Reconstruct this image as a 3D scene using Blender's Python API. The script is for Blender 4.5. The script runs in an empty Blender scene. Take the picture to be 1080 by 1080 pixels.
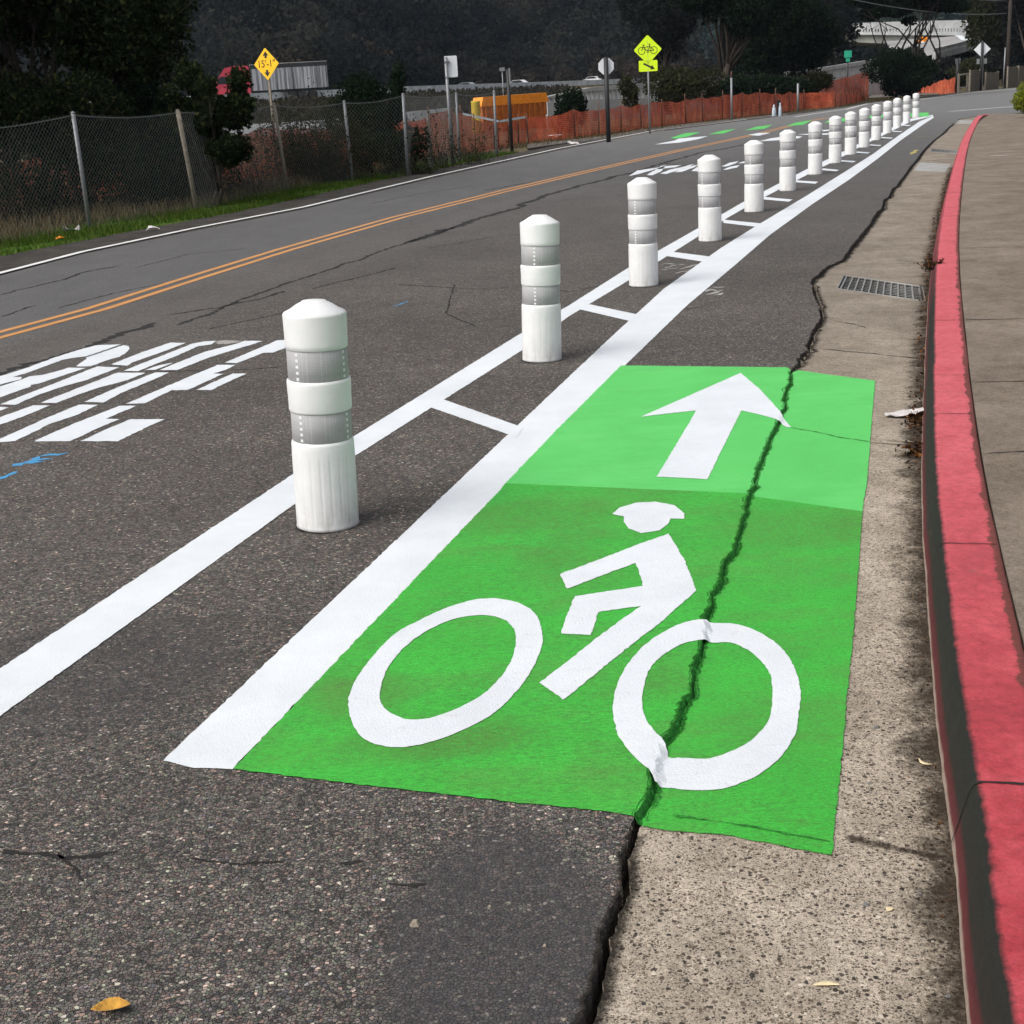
import bpy, bmesh, math, random
import numpy as np
from mathutils import Vector, Matrix
R = math.radians
rng = np.random.default_rng(7)
random.seed(7)
sc = bpy.context.scene
col = sc.collection

# ------------------------------------------------------------------ camera
H = 1.6; FPX = 1450.0; PIT = R(16.75); ROL = R(-3.38)
Fv = Vector((0, math.cos(PIT), -math.sin(PIT))); U0 = Vector((0, math.sin(PIT), math.cos(PIT))); R0 = Vector((1, 0, 0))
Rv = R0*math.cos(ROL) + U0*math.sin(ROL); Uv = -R0*math.sin(ROL) + U0*math.cos(ROL)
CAM = Vector((0, 0, H))
cd = bpy.data.cameras.new('camera'); cam = bpy.data.objects.new('camera', cd); col.objects.link(cam)
m3 = Matrix((Rv, Uv, -Fv)).transposed(); cam.matrix_world = Matrix.Translation(CAM) @ m3.to_4x4()
cd.sensor_width = 36; cd.lens = FPX/1080*36; cd.clip_end = 5000; cd.clip_start = 0.05
sc.camera = cam

def ray(x, y): return Fv + Rv*((x-540)/FPX) - Uv*((y-540)/FPX)
def G(x, y, z=0.0):
    d = ray(x, y); t = (z-H)/d.z; p = CAM + d*t; return (p.x, p.y)
def W(x, y, Y):
    d = ray(x, y); p = CAM + d*(Y/d.y); return p
def proj(p):
    d = Vector(p)-CAM; k = d.dot(Fv); return (540+FPX*d.dot(Rv)/k, 540-FPX*d.dot(Uv)/k)
def hgt(x, y, ytop, z=0.0):
    """height of an upright thing standing at photo pixel (x, y) whose top shows at ytop"""
    b = G(x, y, z); lo, hi = 0.0, 60.0
    for _ in range(50):
        m = (lo+hi)/2
        if proj((b[0], b[1], z+m))[1] > ytop: lo = m
        else: hi = m
    return lo

# ------------------------------------------------------------------ helpers
def link(o, parent=None):
    col.objects.link(o)
    if parent is not None: o.parent = parent
    return o
def tag(o, label=None, cat=None, group=None, kind=None):
    if label: o['label'] = label
    if cat: o['category'] = cat
    if group: o['group'] = group
    if kind: o['kind'] = kind
    return o
def empty(name, loc=(0, 0, 0), rz=0.0, **k):
    o = bpy.data.objects.new(name, None); o.location = loc; o.rotation_euler = (0, 0, rz); o.empty_display_size = .2
    link(o); return tag(o, **k)

class MB:
    def __init__(s): s.v = []; s.f = []; s.m = []; s.sm = []
    def add(s, vs, fs, mi=0, smooth=False):
        b = len(s.v); s.v += [tuple(v) for v in vs]
        for f in fs: s.f.append(tuple(i+b for i in f)); s.m.append(mi); s.sm.append(smooth)
        return s
    def box(s, c, d, mi=0, rz=0.0, taper=1.0, bev=0.0):
        hx, hy, hz = d[0]/2, d[1]/2, d[2]/2
        vs = []
        cr, sr = math.cos(rz), math.sin(rz)
        for z, k in ((-hz, 1), (hz, taper)):
            for x, y in ((-hx, -hy), (hx, -hy), (hx, hy), (-hx, hy)):
                x *= k; y *= k; vs.append((c[0]+x*cr-y*sr, c[1]+x*sr+y*cr, c[2]+z))
        return s.add(vs, [(0, 3, 2, 1), (4, 5, 6, 7), (0, 1, 5, 4), (1, 2, 6, 5), (2, 3, 7, 6), (3, 0, 4, 7)], mi)
    def tube(s, pts, rad, n=8, mi=0, cap=True):
        pts = [Vector(p) for p in pts]; rad = rad if hasattr(rad, '__len__') else [rad]*len(pts)
        vs = []; up = None
        for i, p in enumerate(pts):
            t = (pts[min(i+1, len(pts)-1)]-pts[max(i-1, 0)]).normalized()
            if up is None:
                up = Vector((0, 0, 1)) if abs(t.z) < .9 else Vector((1, 0, 0))
            a = t.cross(up).normalized(); b = a.cross(t).normalized(); up = b
            for k in range(n):
                an = 2*math.pi*k/n; vs.append(p + a*(math.cos(an)*rad[i]) + b*(math.sin(an)*rad[i]))
        fs = []
        for i in range(len(pts)-1):
            for k in range(n):
                fs.append((i*n+k, i*n+(k+1) % n, (i+1)*n+(k+1) % n, (i+1)*n+k))
        s.add(vs, fs, mi, True)
        if cap:
            b = len(s.v)-len(vs)
            s.f.append(tuple(b+k for k in range(n-1, -1, -1))); s.m.append(mi); s.sm.append(False)
            s.f.append(tuple(b+(len(pts)-1)*n+k for k in range(n))); s.m.append(mi); s.sm.append(False)
        return s
    def lathe(s, prof, n=32, mi=0, smooth=True, c=(0, 0, 0)):
        vs = []; fs = []
        for r, z in prof:
            for k in range(n):
                a = 2*math.pi*k/n; vs.append((c[0]+r*math.cos(a), c[1]+r*math.sin(a), c[2]+z))
        for i in range(len(prof)-1):
            for k in range(n): fs.append((i*n+k, i*n+(k+1) % n, (i+1)*n+(k+1) % n, (i+1)*n+k))
        s.add(vs, fs, mi, smooth)
        b = len(s.v)-len(vs)
        s.f.append(tuple(b+k for k in range(n-1, -1, -1))); s.m.append(mi); s.sm.append(False)
        s.f.append(tuple(b+(len(prof)-1)*n+k for k in range(n))); s.m.append(mi); s.sm.append(False)
        return s
    def prism(s, poly, y0, y1, mi=0):
        """polygon in x-z extruded along y"""
        n = len(poly); vs = [(x, y0, z) for x, z in poly]+[(x, y1, z) for x, z in poly]
        fs = [tuple(range(n)), tuple(range(2*n-1, n-1, -1))]+[(i, i+n, (i+1) % n+n, (i+1) % n) for i in range(n)]
        return s.add(vs, fs, mi)
    def build(s, name, mats, parent=None):
        me = bpy.data.meshes.new(name); me.from_pydata(s.v, [], s.f)
        for m in (mats if isinstance(mats, (list, tuple)) else [mats]): me.materials.append(m)
        me.polygons.foreach_set('material_index', s.m); me.polygons.foreach_set('use_smooth', s.sm); me.update()
        bm = bmesh.new(); bm.from_mesh(me); bmesh.ops.recalc_face_normals(bm, faces=bm.faces); bm.to_mesh(me); bm.free()
        return link(bpy.data.objects.new(name, me), parent)

def fillpoly(name, loops, mat, parent=None, z=0.0, zf=None, skirt=0.0, grid=0.0, loc=None):
    bm = bmesh.new()
    for lp in loops:
        vs = [bm.verts.new((x, y, 0)) for x, y in lp]
        for i in range(len(vs)): bm.edges.new((vs[i], vs[(i+1) % len(vs)]))
    bmesh.ops.triangle_fill(bm, edges=bm.edges[:], use_beauty=True, use_dissolve=False)
    for f in bm.faces:
        if f.normal.z < 0: f.normal_flip()
    if grid:
        xs = [v.co.x for v in bm.verts]; ys = [v.co.y for v in bm.verts]
        for ax, lo, hi in ((0, min(xs), max(xs)), (1, min(ys), max(ys))):
            k = lo+grid
            while k < hi:
                co = (k, 0, 0) if ax == 0 else (0, k, 0); no = (1, 0, 0) if ax == 0 else (0, 1, 0)
                bmesh.ops.bisect_plane(bm, geom=bm.verts[:]+bm.edges[:]+bm.faces[:], plane_co=co, plane_no=no, dist=1e-6)
                k += grid
    if skirt:
        be = [e for e in bm.edges if len(e.link_faces) == 1]
        r = bmesh.ops.extrude_edge_only(bm, edges=be)
        for g in r['geom']:
            if isinstance(g, bmesh.types.BMVert): g.co.z -= skirt
    for v in bm.verts: v.co.z += zf(v.co.x, v.co.y) if zf else z
    me = bpy.data.meshes.new(name); bm.to_mesh(me); bm.free(); me.materials.append(mat)
    return link(bpy.data.objects.new(name, me), parent)

def resample(pts, step):
    out = []
    for (a, b) in zip(pts[:-1], pts[1:]):
        L = math.dist(a, b); n = max(1, int(L/step))
        for i in range(n): out.append((a[0]+(b[0]-a[0])*i/n, a[1]+(b[1]-a[1])*i/n))
    out.append(tuple(pts[-1])); return out
def rough(poly, step=.02, amp=.0018):
    p = resample(list(poly)+[poly[0]], step)[:-1]
    return [(x+random.gauss(0, amp), y+random.gauss(0, amp)) for x, y in p]
def catmull(P, n=8):
    P = [Vector((p[0], p[1])) for p in P]; out = []
    for i in range(len(P)-1):
        p0 = P[max(i-1, 0)]; p1 = P[i]; p2 = P[i+1]; p3 = P[min(i+2, len(P)-1)]
        for k in range(n):
            t = k/n
            q = .5*((2*p1)+(p2-p0)*t+(2*p0-5*p1+4*p2-p3)*t*t+(3*p1-p0-3*p2+p3)*t**3)
            out.append((q.x, q.y))
    out.append((P[-1].x, P[-1].y)); return out
def offset(line, d):
    out = []
    for i, p in enumerate(line):
        a = Vector(line[max(i-1, 0)]); b = Vector(line[min(i+1, len(line)-1)]); t = (b-a).normalized()
        n = Vector((t.y, -t.x)); dd = d[i] if hasattr(d, '__len__') else d
        out.append((p[0]+n.x*dd, p[1]+n.y*dd))
    return out

# ------------------------------------------------------------------ materials
class NT:
    def __init__(s, name):
        s.m = bpy.data.materials.new(name); s.m.use_nodes = True; s.t = s.m.node_tree; s.b = s.t.nodes['Principled BSDF']
        s.co = s.t.nodes.new('ShaderNodeTexCoord')
    def n(s, ty, **k):
        nd = s.t.nodes.new(ty)
        for a, v in k.items():
            if hasattr(nd, a): setattr(nd, a, v)
        return nd
    def l(s, a, b): s.t.links.new(a, b)
    def vec(s, scale=(1, 1, 1), rot=(0, 0, 0), loc=(0, 0, 0)):
        mp = s.n('ShaderNodeMapping'); mp.inputs['Scale'].default_value = scale; mp.inputs['Rotation'].default_value = rot; mp.inputs['Location'].default_value = loc
        s.l(s.co.outputs['Object'], mp.inputs[0]); return mp.outputs[0]
    def noise(s, scale, detail=4, rough=.6, vec=None, out='Fac'):
        nd = s.n('ShaderNodeTexNoise'); nd.inputs['Scale'].default_value = scale; nd.inputs['Detail'].default_value = detail; nd.inputs['Roughness'].default_value = rough
        s.l(vec if vec is not None else s.co.outputs['Object'], nd.inputs['Vector']); return nd.outputs[out]
    def voro(s, scale, feature='F1', vec=None, rnd=1.0):
        nd = s.n('ShaderNodeTexVoronoi'); nd.feature = feature; nd.inputs['Scale'].default_value = scale; nd.inputs['Randomness'].default_value = rnd
        s.l(vec if vec is not None else s.co.outputs['Object'], nd.inputs['Vector']); return nd
    def ramp(s, fac, stops, interp='LINEAR'):
        nd = s.n('ShaderNodeValToRGB'); cr = nd.color_ramp; cr.interpolation = interp
        while len(cr.elements) < len(stops): cr.elements.new(.5)
        for e, (p, c) in zip(cr.elements, stops):
            e.position = p; e.color = (*(c if hasattr(c, '__len__') else (c, c, c)), 1)
        s.l(fac, nd.inputs[0]); return nd.outputs[0]
    def mix(s, fac, a, b, mode='MIX'):
        nd = s.n('ShaderNodeMix'); nd.data_type = 'RGBA'; nd.blend_type = mode
        for i, v in ((0, fac), (6, a), (7, b)):
            if hasattr(v, 'links'): s.l(v, nd.inputs[i])
            elif i == 0: nd.inputs[0].default_value = v
            else: nd.inputs[i].default_value = (*v, 1) if hasattr(v, '__len__') else (v, v, v, 1)
        return nd.outputs[2]
    def math(s, op, a, b=0.0, c=0.0):
        nd = s.n('ShaderNodeMath'); nd.operation = op
        for i, v in enumerate((a, b, c)):
            if hasattr(v, 'links'): s.l(v, nd.inputs[i])
            else: nd.inputs[i].default_value = v
        return nd.outputs[0]
    def mr(s, v, a, b, c=0.0, d=1.0):
        nd = s.n('ShaderNodeMapRange'); s.l(v, nd.inputs[0])
        for i, x in enumerate((a, b, c, d)): nd.inputs[i+1].default_value = x
        return nd.outputs[0]
    def xyz(s):
        nd = s.n('ShaderNodeSeparateXYZ'); s.l(s.co.outputs['Object'], nd.inputs[0]); return nd.outputs
    def bump(s, h, dist=.01, strength=1.0, nrm=None):
        nd = s.n('ShaderNodeBump'); nd.inputs['Distance'].default_value = dist; nd.inputs['Strength'].default_value = strength
        s.l(h, nd.inputs['Height'])
        if nrm is not None: s.l(nrm, nd.inputs['Normal'])
        return nd.outputs[0]
    def fin(s, colr=None, rough=.9, nrm=None, spec=.3):
        if colr is not None:
            if hasattr(colr, 'links'): s.l(colr, s.b.inputs['Base Color'])
            else: s.b.inputs['Base Color'].default_value = (*colr, 1)
        if hasattr(rough, 'links'): s.l(rough, s.b.inputs['Roughness'])
        else: s.b.inputs['Roughness'].default_value = rough
        s.b.inputs['Specular IOR Level'].default_value = spec
        if nrm is not None: s.l(nrm, s.b.inputs['Normal'])
        return s.m
def simple(name, c, rough=.6, var=.25, scale=8, spec=.4, bump=0.0, metal=0.0):
    s = NT(name); nz = s.noise(scale, 5, .65)
    c1 = tuple(x*(1-var) for x in c); c2 = tuple(min(1, x*(1+var)) for x in c)
    cc = s.ramp(nz, [(.3, c1), (.7, c2)])
    nm = s.bump(s.noise(scale*6, 3), bump) if bump else None
    s.b.inputs['Metallic'].default_value = metal
    return s.fin(cc, rough, nm, spec)

# polynomial of the double yellow line in plan, used to give the two lanes their own asphalt
yl = [G(0, 353), G(540, 198), G(720, 158)]
A_ = np.array([[1, p[1], p[1]**2] for p in yl]); YC = np.linalg.solve(A_, np.array([p[0] for p in yl]))

def asphalt(name, lanes=True, base=1.52):
    s = NT(name)
    dn_ = s.n('ShaderNodeTexNoise'); dn_.inputs['Scale'].default_value = 110; dn_.inputs['Detail'].default_value = 4; s.l(s.co.outputs['Object'], dn_.inputs['Vector'])
    dm = s.n('ShaderNodeVectorMath'); dm.operation = 'SCALE'; s.l(dn_.outputs['Color'], dm.inputs[0]); dm.inputs['Scale'].default_value = .009
    da = s.n('ShaderNodeVectorMath'); da.operation = 'ADD'; s.l(s.co.outputs['Object'], da.inputs[0]); s.l(dm.outputs[0], da.inputs[1])
    v1 = s.voro(118, vec=da.outputs[0]); e1 = s.voro(118, 'DISTANCE_TO_EDGE', vec=da.outputs[0]); v2 = s.voro(300)
    hsv = s.n('ShaderNodeSeparateColor'); s.l(v1.outputs['Color'], hsv.inputs[0])
    stone = s.ramp(hsv.outputs[0], [(0, (.026, .025, .024)), (.25, (.050, .046, .043)), (.6, (.082, .074, .066)), (.88, (.118, .103, .088)), (.965, (.17, .15, .125)), (1, (.36, .32, .27))])
    tint = s.ramp(hsv.outputs[1], [(0, (.86, 1.02, .86)), (.3, (1.0, 1.0, .95)), (.55, (1.0, .98, 1.0)), (.8, (1.22, .94, .88)), (1, (.88, .96, 1.14))])
    stone = s.mix(1.0, stone, tint, 'MULTIPLY')
    gap = s.mr(e1.outputs['Distance'], 0.0, .10, .25)
    c = s.mix(gap, (.016, .015, .014), stone)
    fine = s.ramp(s.noise(420, 2, .7), [(.3, .7), (.7, 1.3)])
    c = s.mix(1.0, c, fine, 'MULTIPLY')
    big = s.ramp(s.noise(.55, 6, .62), [(.3, (.78, .76, .74)), (.5, (1.0, .98, .96)), (.72, (1.25, 1.24, 1.22))])
    c = s.mix(1.0, c, big, 'MULTIPLY')
    med = s.ramp(s.noise(6, 5, .7), [(.3, .82), (.7, 1.18)])
    c = s.mix(1.0, c, med, 'MULTIPLY')
    hb = s.math('ADD', s.math('MULTIPLY', gap, .6), s.math('MULTIPLY', hsv.outputs[2], .4))
    # smoother darker patches at the foot of the picture and left of the long line
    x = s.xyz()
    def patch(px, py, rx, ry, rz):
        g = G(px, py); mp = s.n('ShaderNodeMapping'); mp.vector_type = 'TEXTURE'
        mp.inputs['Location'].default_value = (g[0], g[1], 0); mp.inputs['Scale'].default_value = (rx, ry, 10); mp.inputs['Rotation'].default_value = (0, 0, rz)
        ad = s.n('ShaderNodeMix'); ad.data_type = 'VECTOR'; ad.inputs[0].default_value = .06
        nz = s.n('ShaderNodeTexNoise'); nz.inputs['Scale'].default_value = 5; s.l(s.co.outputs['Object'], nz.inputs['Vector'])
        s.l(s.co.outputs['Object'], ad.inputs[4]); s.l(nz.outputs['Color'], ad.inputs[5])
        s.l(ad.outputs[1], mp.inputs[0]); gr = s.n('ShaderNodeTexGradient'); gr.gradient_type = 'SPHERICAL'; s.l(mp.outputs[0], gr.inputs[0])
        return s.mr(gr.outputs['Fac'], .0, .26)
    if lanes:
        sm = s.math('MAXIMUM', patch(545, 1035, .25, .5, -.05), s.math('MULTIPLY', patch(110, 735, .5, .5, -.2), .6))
        patch_tone = s.ramp(s.noise(60, 5, .8, s.vec((1, 5, 1))), [(.3, (.016, .0145, .015)), (.55, (.034, .031, .032)), (.75, (.066, .061, .060))])
        c = s.mix(s.math('MULTIPLY', sm, .72), c, patch_tone)
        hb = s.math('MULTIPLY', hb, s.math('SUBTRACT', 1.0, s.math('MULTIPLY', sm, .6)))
        # lane difference: across = x - f(y)
        f = s.math('ADD', s.math('MULTIPLY', s.math('MULTIPLY', x[1], x[1]), float(YC[2])), s.math('ADD', s.math('MULTIPLY', x[1], float(YC[1])), float(YC[0])))
        u = s.math('SUBTRACT', x[0], f)
        u2 = s.math('ADD', u, s.math('MULTIPLY', s.noise(.4, 4), .5))
        far = s.mr(u2, .9, .2)
        grey = s.ramp(s.noise(3, 6, .7, s.vec((1, .35, 1), (0, 0, .3))), [(.25, (.078, .076, .074)), (.75, (.115, .112, .107))])
        c = s.mix(s.math('MULTIPLY', far, .8), c, grey)
        # pale wheel-worn band beside the line and pale sweep further along
        wear = s.mr(s.math('ABSOLUTE', s.math('SUBTRACT', u, 1.1)), .9, .1)
        c = s.mix(s.math('MULTIPLY', wear, .35), c, (.115, .105, .095))
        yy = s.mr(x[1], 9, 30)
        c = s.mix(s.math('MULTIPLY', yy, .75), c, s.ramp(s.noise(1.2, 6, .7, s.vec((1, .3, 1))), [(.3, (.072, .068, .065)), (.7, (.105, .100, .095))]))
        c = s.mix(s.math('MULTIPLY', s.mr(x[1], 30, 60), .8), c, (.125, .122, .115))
    grain = s.ramp(s.noise(34, 6, .85), [(.3, .56), (.5, .98), (.7, 1.44)]); gsel = s.mr(x[1], 3, 12, .6, 1.0)
    c = s.mix(gsel, c, s.mix(1.0, c, grain, 'MULTIPLY'))
    c = s.mix(1.0, c, (base*.97, base, base*1.04), 'MULTIPLY')
    nm = s.bump(hb, .013, 1.0)
    return s.fin(c, .82, nm, .35)

def concrete(name, agg=True, tint=(1, 1, 1), z=.0):
    s = NT(name)
    n1 = s.ramp(s.noise(1.8, 8, .68), [(.25, (.27, .225, .172)), (.5, (.42, .36, .285)), (.75, (.56, .49, .40))])
    n2 = s.ramp(s.noise(90, 4, .7), [(.3, .72), (.7, 1.25)])
    c = s.mix(1.0, n1, n2, 'MULTIPLY')
    h = s.noise(140, 4, .7)
    if agg:
        y = s.xyz()[1]; fade = s.mr(y, 2.8, 7.5, 1, .45); wv = s.n('ShaderNodeVectorMath'); wv.operation = 'ADD'
        nzc = s.n('ShaderNodeTexNoise'); nzc.inputs['Scale'].default_value = 160; s.l(s.co.outputs['Object'], nzc.inputs['Vector'])
        vm = s.n('ShaderNodeVectorMath'); vm.operation = 'SCALE'; s.l(nzc.outputs['Color'], vm.inputs[0]); vm.inputs['Scale'].default_value = .006
        s.l(s.co.outputs['Object'], wv.inputs[0]); s.l(vm.outputs[0], wv.inputs[1]); W_ = wv.outputs[0]
        for sc_v, lo, hi, pk, am in ((430, .30, .62, .45, .75), (230, .25, .60, .42, .85), (98, .20, .56, .36, .95)):
            v = s.voro(sc_v, vec=W_); cc = s.n('ShaderNodeSeparateColor'); s.l(v.outputs['Color'], cc.inputs[0])
            msk = s.math('MULTIPLY', s.math('MULTIPLY', s.math('LESS_THAN', v.outputs['Distance'], s.mr(cc.outputs[2], 0, 1, lo, hi)), s.math('GREATER_THAN', cc.outputs[0], pk)), fade)
            sc_ = s.ramp(cc.outputs[1], [(0, (.026, .023, .021)), (.4, (.065, .050, .040)), (.62, (.12, .088, .066)), (.78, (.24, .19, .145)), (.9, (.46, .39, .31)), (1, (.60, .53, .44))])
            c = s.mix(s.math('MULTIPLY', msk, am), c, sc_)
        h = s.math('ADD', h, s.math('MULTIPLY', msk, .35))
    streak = s.ramp(s.noise(4, 9, .78, s.vec((1.3, .9, 1), (0, 0, .25))), [(.33, .74), (.6, 1.06)])
    c = s.mix(1.0, c, s.ramp(s.noise(38, 5, .8), [(.3, .72), (.5, 1.0), (.7, 1.22)]), 'MULTIPLY')
    c = s.mix(1.0, c, streak, 'MULTIPLY')
    dirt = s.mr(s.noise(26, 6, .8), .62, .76)
    c = s.mix(s.math('MULTIPLY', dirt, .65), c, (.035, .028, .022))
    c = s.mix(1.0, c, tint, 'MULTIPLY')
    c = s.mix(s.mr(s.xyz()[1], 4.5, 9.5, 0, 1.0) if agg else 0.0, c, s.mix(1.0, c, (.60, .595, .60), 'MULTIPLY'))
    return s.fin(c, .93, s.bump(h, .005, .9), .2)

def paint(name, c, dirtc=(.25, .24, .22), dirt=.35, pit=.5, dscale=3.0, patchc=None, streak=False):
    s = NT(name)
    v = s.voro(150); h = s.math('ADD', s.math('MULTIPLY', v.outputs['Distance'], -1.0), s.noise(300, 3))
    n = s.ramp(s.noise(2.5, 7, .7), [(.3, tuple(x*.9 for x in c)), (.7, tuple(min(1, x*1.06) for x in c))])
    if patchc: n = s.mix(s.mr(s.noise(dscale, 7, .75, s.vec((.8, 1.6, 1))), .48, .70), n, patchc)
    if streak:
        n = s.mix(1.0, n, s.ramp(s.noise(120, 5, .85, s.vec((.55, 1.6, 1))), [(.34, .52), (.5, 1.0), (.68, 1.28)]), 'MULTIPLY')
        for (px, py, rx, ry, am) in ((470,775,.30,.16,.8), (840,555,.42,.30,.75), (560,545,.45,.30,.7), (600,600,.25,.35,.6), (380,735,.18,.25,.6), (700,720,.16,.16,.5), (420,790,.5,.12,.5), (820,760,.22,.3,.4)):
            gq = G(px, py); mp = s.n('ShaderNodeMapping'); mp.vector_type = 'TEXTURE'; mp.inputs['Location'].default_value = (gq[0], gq[1], 0); mp.inputs['Scale'].default_value = (rx, ry, 10); s.l(s.co.outputs['Object'], mp.inputs[0])
            gr = s.n('ShaderNodeTexGradient'); gr.gradient_type = 'SPHERICAL'; s.l(mp.outputs[0], gr.inputs[0])
            fq = s.math('MULTIPLY', s.mr(gr.outputs['Fac'], 0, .5), s.mr(s.noise(95, 6, .85, s.vec((.6, 1.5, 1), loc=(rx*9, 0, 0))), .40, .66)); n = s.mix(s.math('MULTIPLY', fq, am), n, (.085, .105, .030))
        st = s.math('MULTIPLY', s.mr(s.noise(26, 6, .85, s.vec((.8, 3.2, 1))), .47, .68), s.mr(s.noise(1.7, 4, .7, s.vec(loc=(5, 2, 0))), .35, .6))
        n = s.mix(s.math('MULTIPLY', st, .75), n, (.045, .15, .022))
        sp = s.math('MULTIPLY', s.mr(s.noise(110, 5, .8, s.vec((.7, 1.6, 1))), .50, .64), s.mr(s.noise(3, 5, .75, s.vec(loc=(1, 7, 0))), .34, .58)); n = s.mix(s.math('MULTIPLY', sp, .75), n, (.035, .095, .02))
    dn = s.mr(s.noise(14, 7, .8, s.vec((1, 2.2, 1))), .56, .76)
    n = s.mix(s.math('MULTIPLY', dn, dirt), n, dirtc)
    pits = s.math('MULTIPLY', s.mr(s.noise(230, 2, .6), .66, .72), s.mr(s.noise(9, 4, .7), .42, .62))
    n = s.mix(s.math('MULTIPLY', pits, pit), n, (.05, .055, .045))
    return s.fin(n, .62, s.bump(h, .0014, .6), .3)

M = {}
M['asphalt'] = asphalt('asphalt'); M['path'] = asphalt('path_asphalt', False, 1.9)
M['concrete'] = concrete('gutter_concrete'); M['walk'] = concrete('sidewalk_concrete', False, (.43, .405, .40))
M['patch'] = None
M['white'] = paint('white_line_paint', (.61, .64, .665), dirt=.16, pit=.5)
M['whitesym'] = paint('white_symbol_paint', (.60, .63, .66), dirtc=(.36, .33, .32), dirt=.55, pit=.8)
M['whiteold'] = paint('worn_white_paint', (.66, .66, .65), dirt=.5, pit=.8)
M['green_new'] = paint('fresh_green_paint', (.085, .465, .100), dirtc=(.06, .36, .06), dirt=.3, pit=.4, dscale=1.5, patchc=(.110, .51, .13))
M['green_old'] = paint('worn_green_paint', (.040, .385, .038), dirtc=(.07, .14, .03), dirt=.9, pit=1.0, dscale=1.6, patchc=(.075, .27, .042), streak=True)
M['green_dark'] = simple('green_in_crack', (.014, .16, .016), .9, .85, 90)  # same green paint, its colour darkened for shade and dirt inside the crack
M['yellow'] = paint('amber_line_paint', (.50, .235, .075), dirt=.5, pit=.9)
M['blue'] = paint('blue_spray_paint', (.06, .26, .48), dirtc=(.05, .06, .07), dirt=.9, pit=1.0)
M['chalk'] = paint('pale_chalk_paint', (.30, .29, .27), dirtc=(.08, .08, .075), dirt=1.0, pit=1.0)
M['yspray'] = paint('yellow_spray_paint', (.36, .30, .08), dirtc=(.1, .09, .08), dirt=1.0, pit=1.0)
M['patch'] = simple('smooth_grey_concrete', (.27, .27, .26), .9, .2, 3)
M['crack'] = simple('crack_dark', (.012, .011, .010), .95, .5, 40)
M['dirt'] = simple('gutter_dirt', (.030, .022, .016), .95, .5, 50, bump=.01)
M['steel'] = simple('galvanised_steel', (.22, .23, .24), .5, .2, 30, metal=.4)
M['wood_post'] = simple('weathered_timber', (.20, .175, .14), .85, .3, 20)
M['wire'] = simple('galvanised_wire', (.15, .16, .16), .55, .2, 10, metal=.3)
M['blackpost'] = simple('black_painted_post', (.018, .018, .02), .55, .3, 20)
M['signback'] = simple('bare_aluminium', (.72, .75, .78), .5, .08, 6, metal=.2)
M['signyellow'] = simple('amber_sign_sheeting', (.92, .52, .015), .45, .05, 4)
M['signlime'] = simple('lime_sign_sheeting', (.72, .95, .02), .45, .04, 4)
M['signgreen'] = simple('green_sign_sheeting', (.02, .33, .20), .45, .05, 4)
M['ink'] = simple('black_sign_ink', (.012, .012, .012), .5, .1, 4)
M['grate'] = simple('grate_iron', (.28, .28, .27), .5, .3, 40, metal=.5)
M['pit'] = simple('drain_pit', (.008, .008, .008), .95, .3, 10)
M['ochre'] = simple('dry_leaf_yellow', (.46, .24, .04), .6, .65, 45)
M['cream'] = simple('dry_leaf_cream', (.68, .56, .34), .7, .25, 60)
M['paper'] = simple('litter_paper', (.52, .49, .48), .7, .25, 60)
M['redpaint'] = simple('truck_red_paint', (.46, .045, .075), .3, .1, 2, spec=.5)
M['glass'] = simple('dark_glass', (.02, .025, .03), .08, .1, 2, spec=.6)
M['rubber'] = simple('tyre_rubber', (.02, .02, .02), .85, .2, 9)
M['carwhite'] = simple('white_car_paint', (.70, .71, .72), .3, .05, 2, spec=.5)
M['cargrey'] = simple('grey_car_paint', (.22, .24, .27), .3, .05, 2, spec=.5)
M['rail'] = simple('bridge_concrete', (.36, .37, .37), .85, .18, 1.2)
M['barrier'] = simple('barrier_concrete', (.50, .52, .54), .9, .3, .8)
M['orange'] = simple('orange_steel', (.90, .27, .012), .5, .18, 2.2)
M['orange2'] = simple('orange_steel_ribs', (.42, .12, .018), .6, .35, 2.5)
M['yellowpl'] = simple('yellow_plastic', (.5, .36, .04), .6, .2, 3)
M['bluewhite'] = simple('pale_blue_sack', (.42, .50, .56), .7, .25, 9)
M['slat'] = simple('fence_board', (.12, .10, .075), .9, .35, 5)
M['bark'] = simple('bark', (.045, .036, .030), .95, .4, 9, bump=.02)
M['rust'] = simple('rusty_rod', (.10, .05, .035), .9, .4, 9)

def ground_mat(name, cols, scale=1.0, b=.02):
    s = NT(name); n = s.noise(scale, 9, .72)
    c = s.ramp(n, [(.28+.44*i/(len(cols)-1), cc) for i, cc in enumerate(cols)])
    f = s.ramp(s.noise(scale*40, 4, .7), [(.3, .6), (.7, 1.4)])
    return s.fin(s.mix(1.0, c, f, 'MULTIPLY'), .97, s.bump(s.noise(scale*18, 5, .7), b), .1)
M['ground'] = ground_mat('dry_ground', [(.045, .042, .022), (.10, .082, .05), (.17, .135, .085)], .35)
M['soil'] = ground_mat('shoulder_gravel', [(.028, .025, .023), (.055, .050, .045), (.09, .082, .074)], 2.0)
M['turf'] = ground_mat('verge_turf', [(.020, .035, .008), (.05, .11, .012), (.10, .14, .03)], 1.3)
M['hill'] = ground_mat('hill_earth', [(.010, .012, .012), (.016, .017, .016), (.024, .022, .020)], .03, 0.0)

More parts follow.
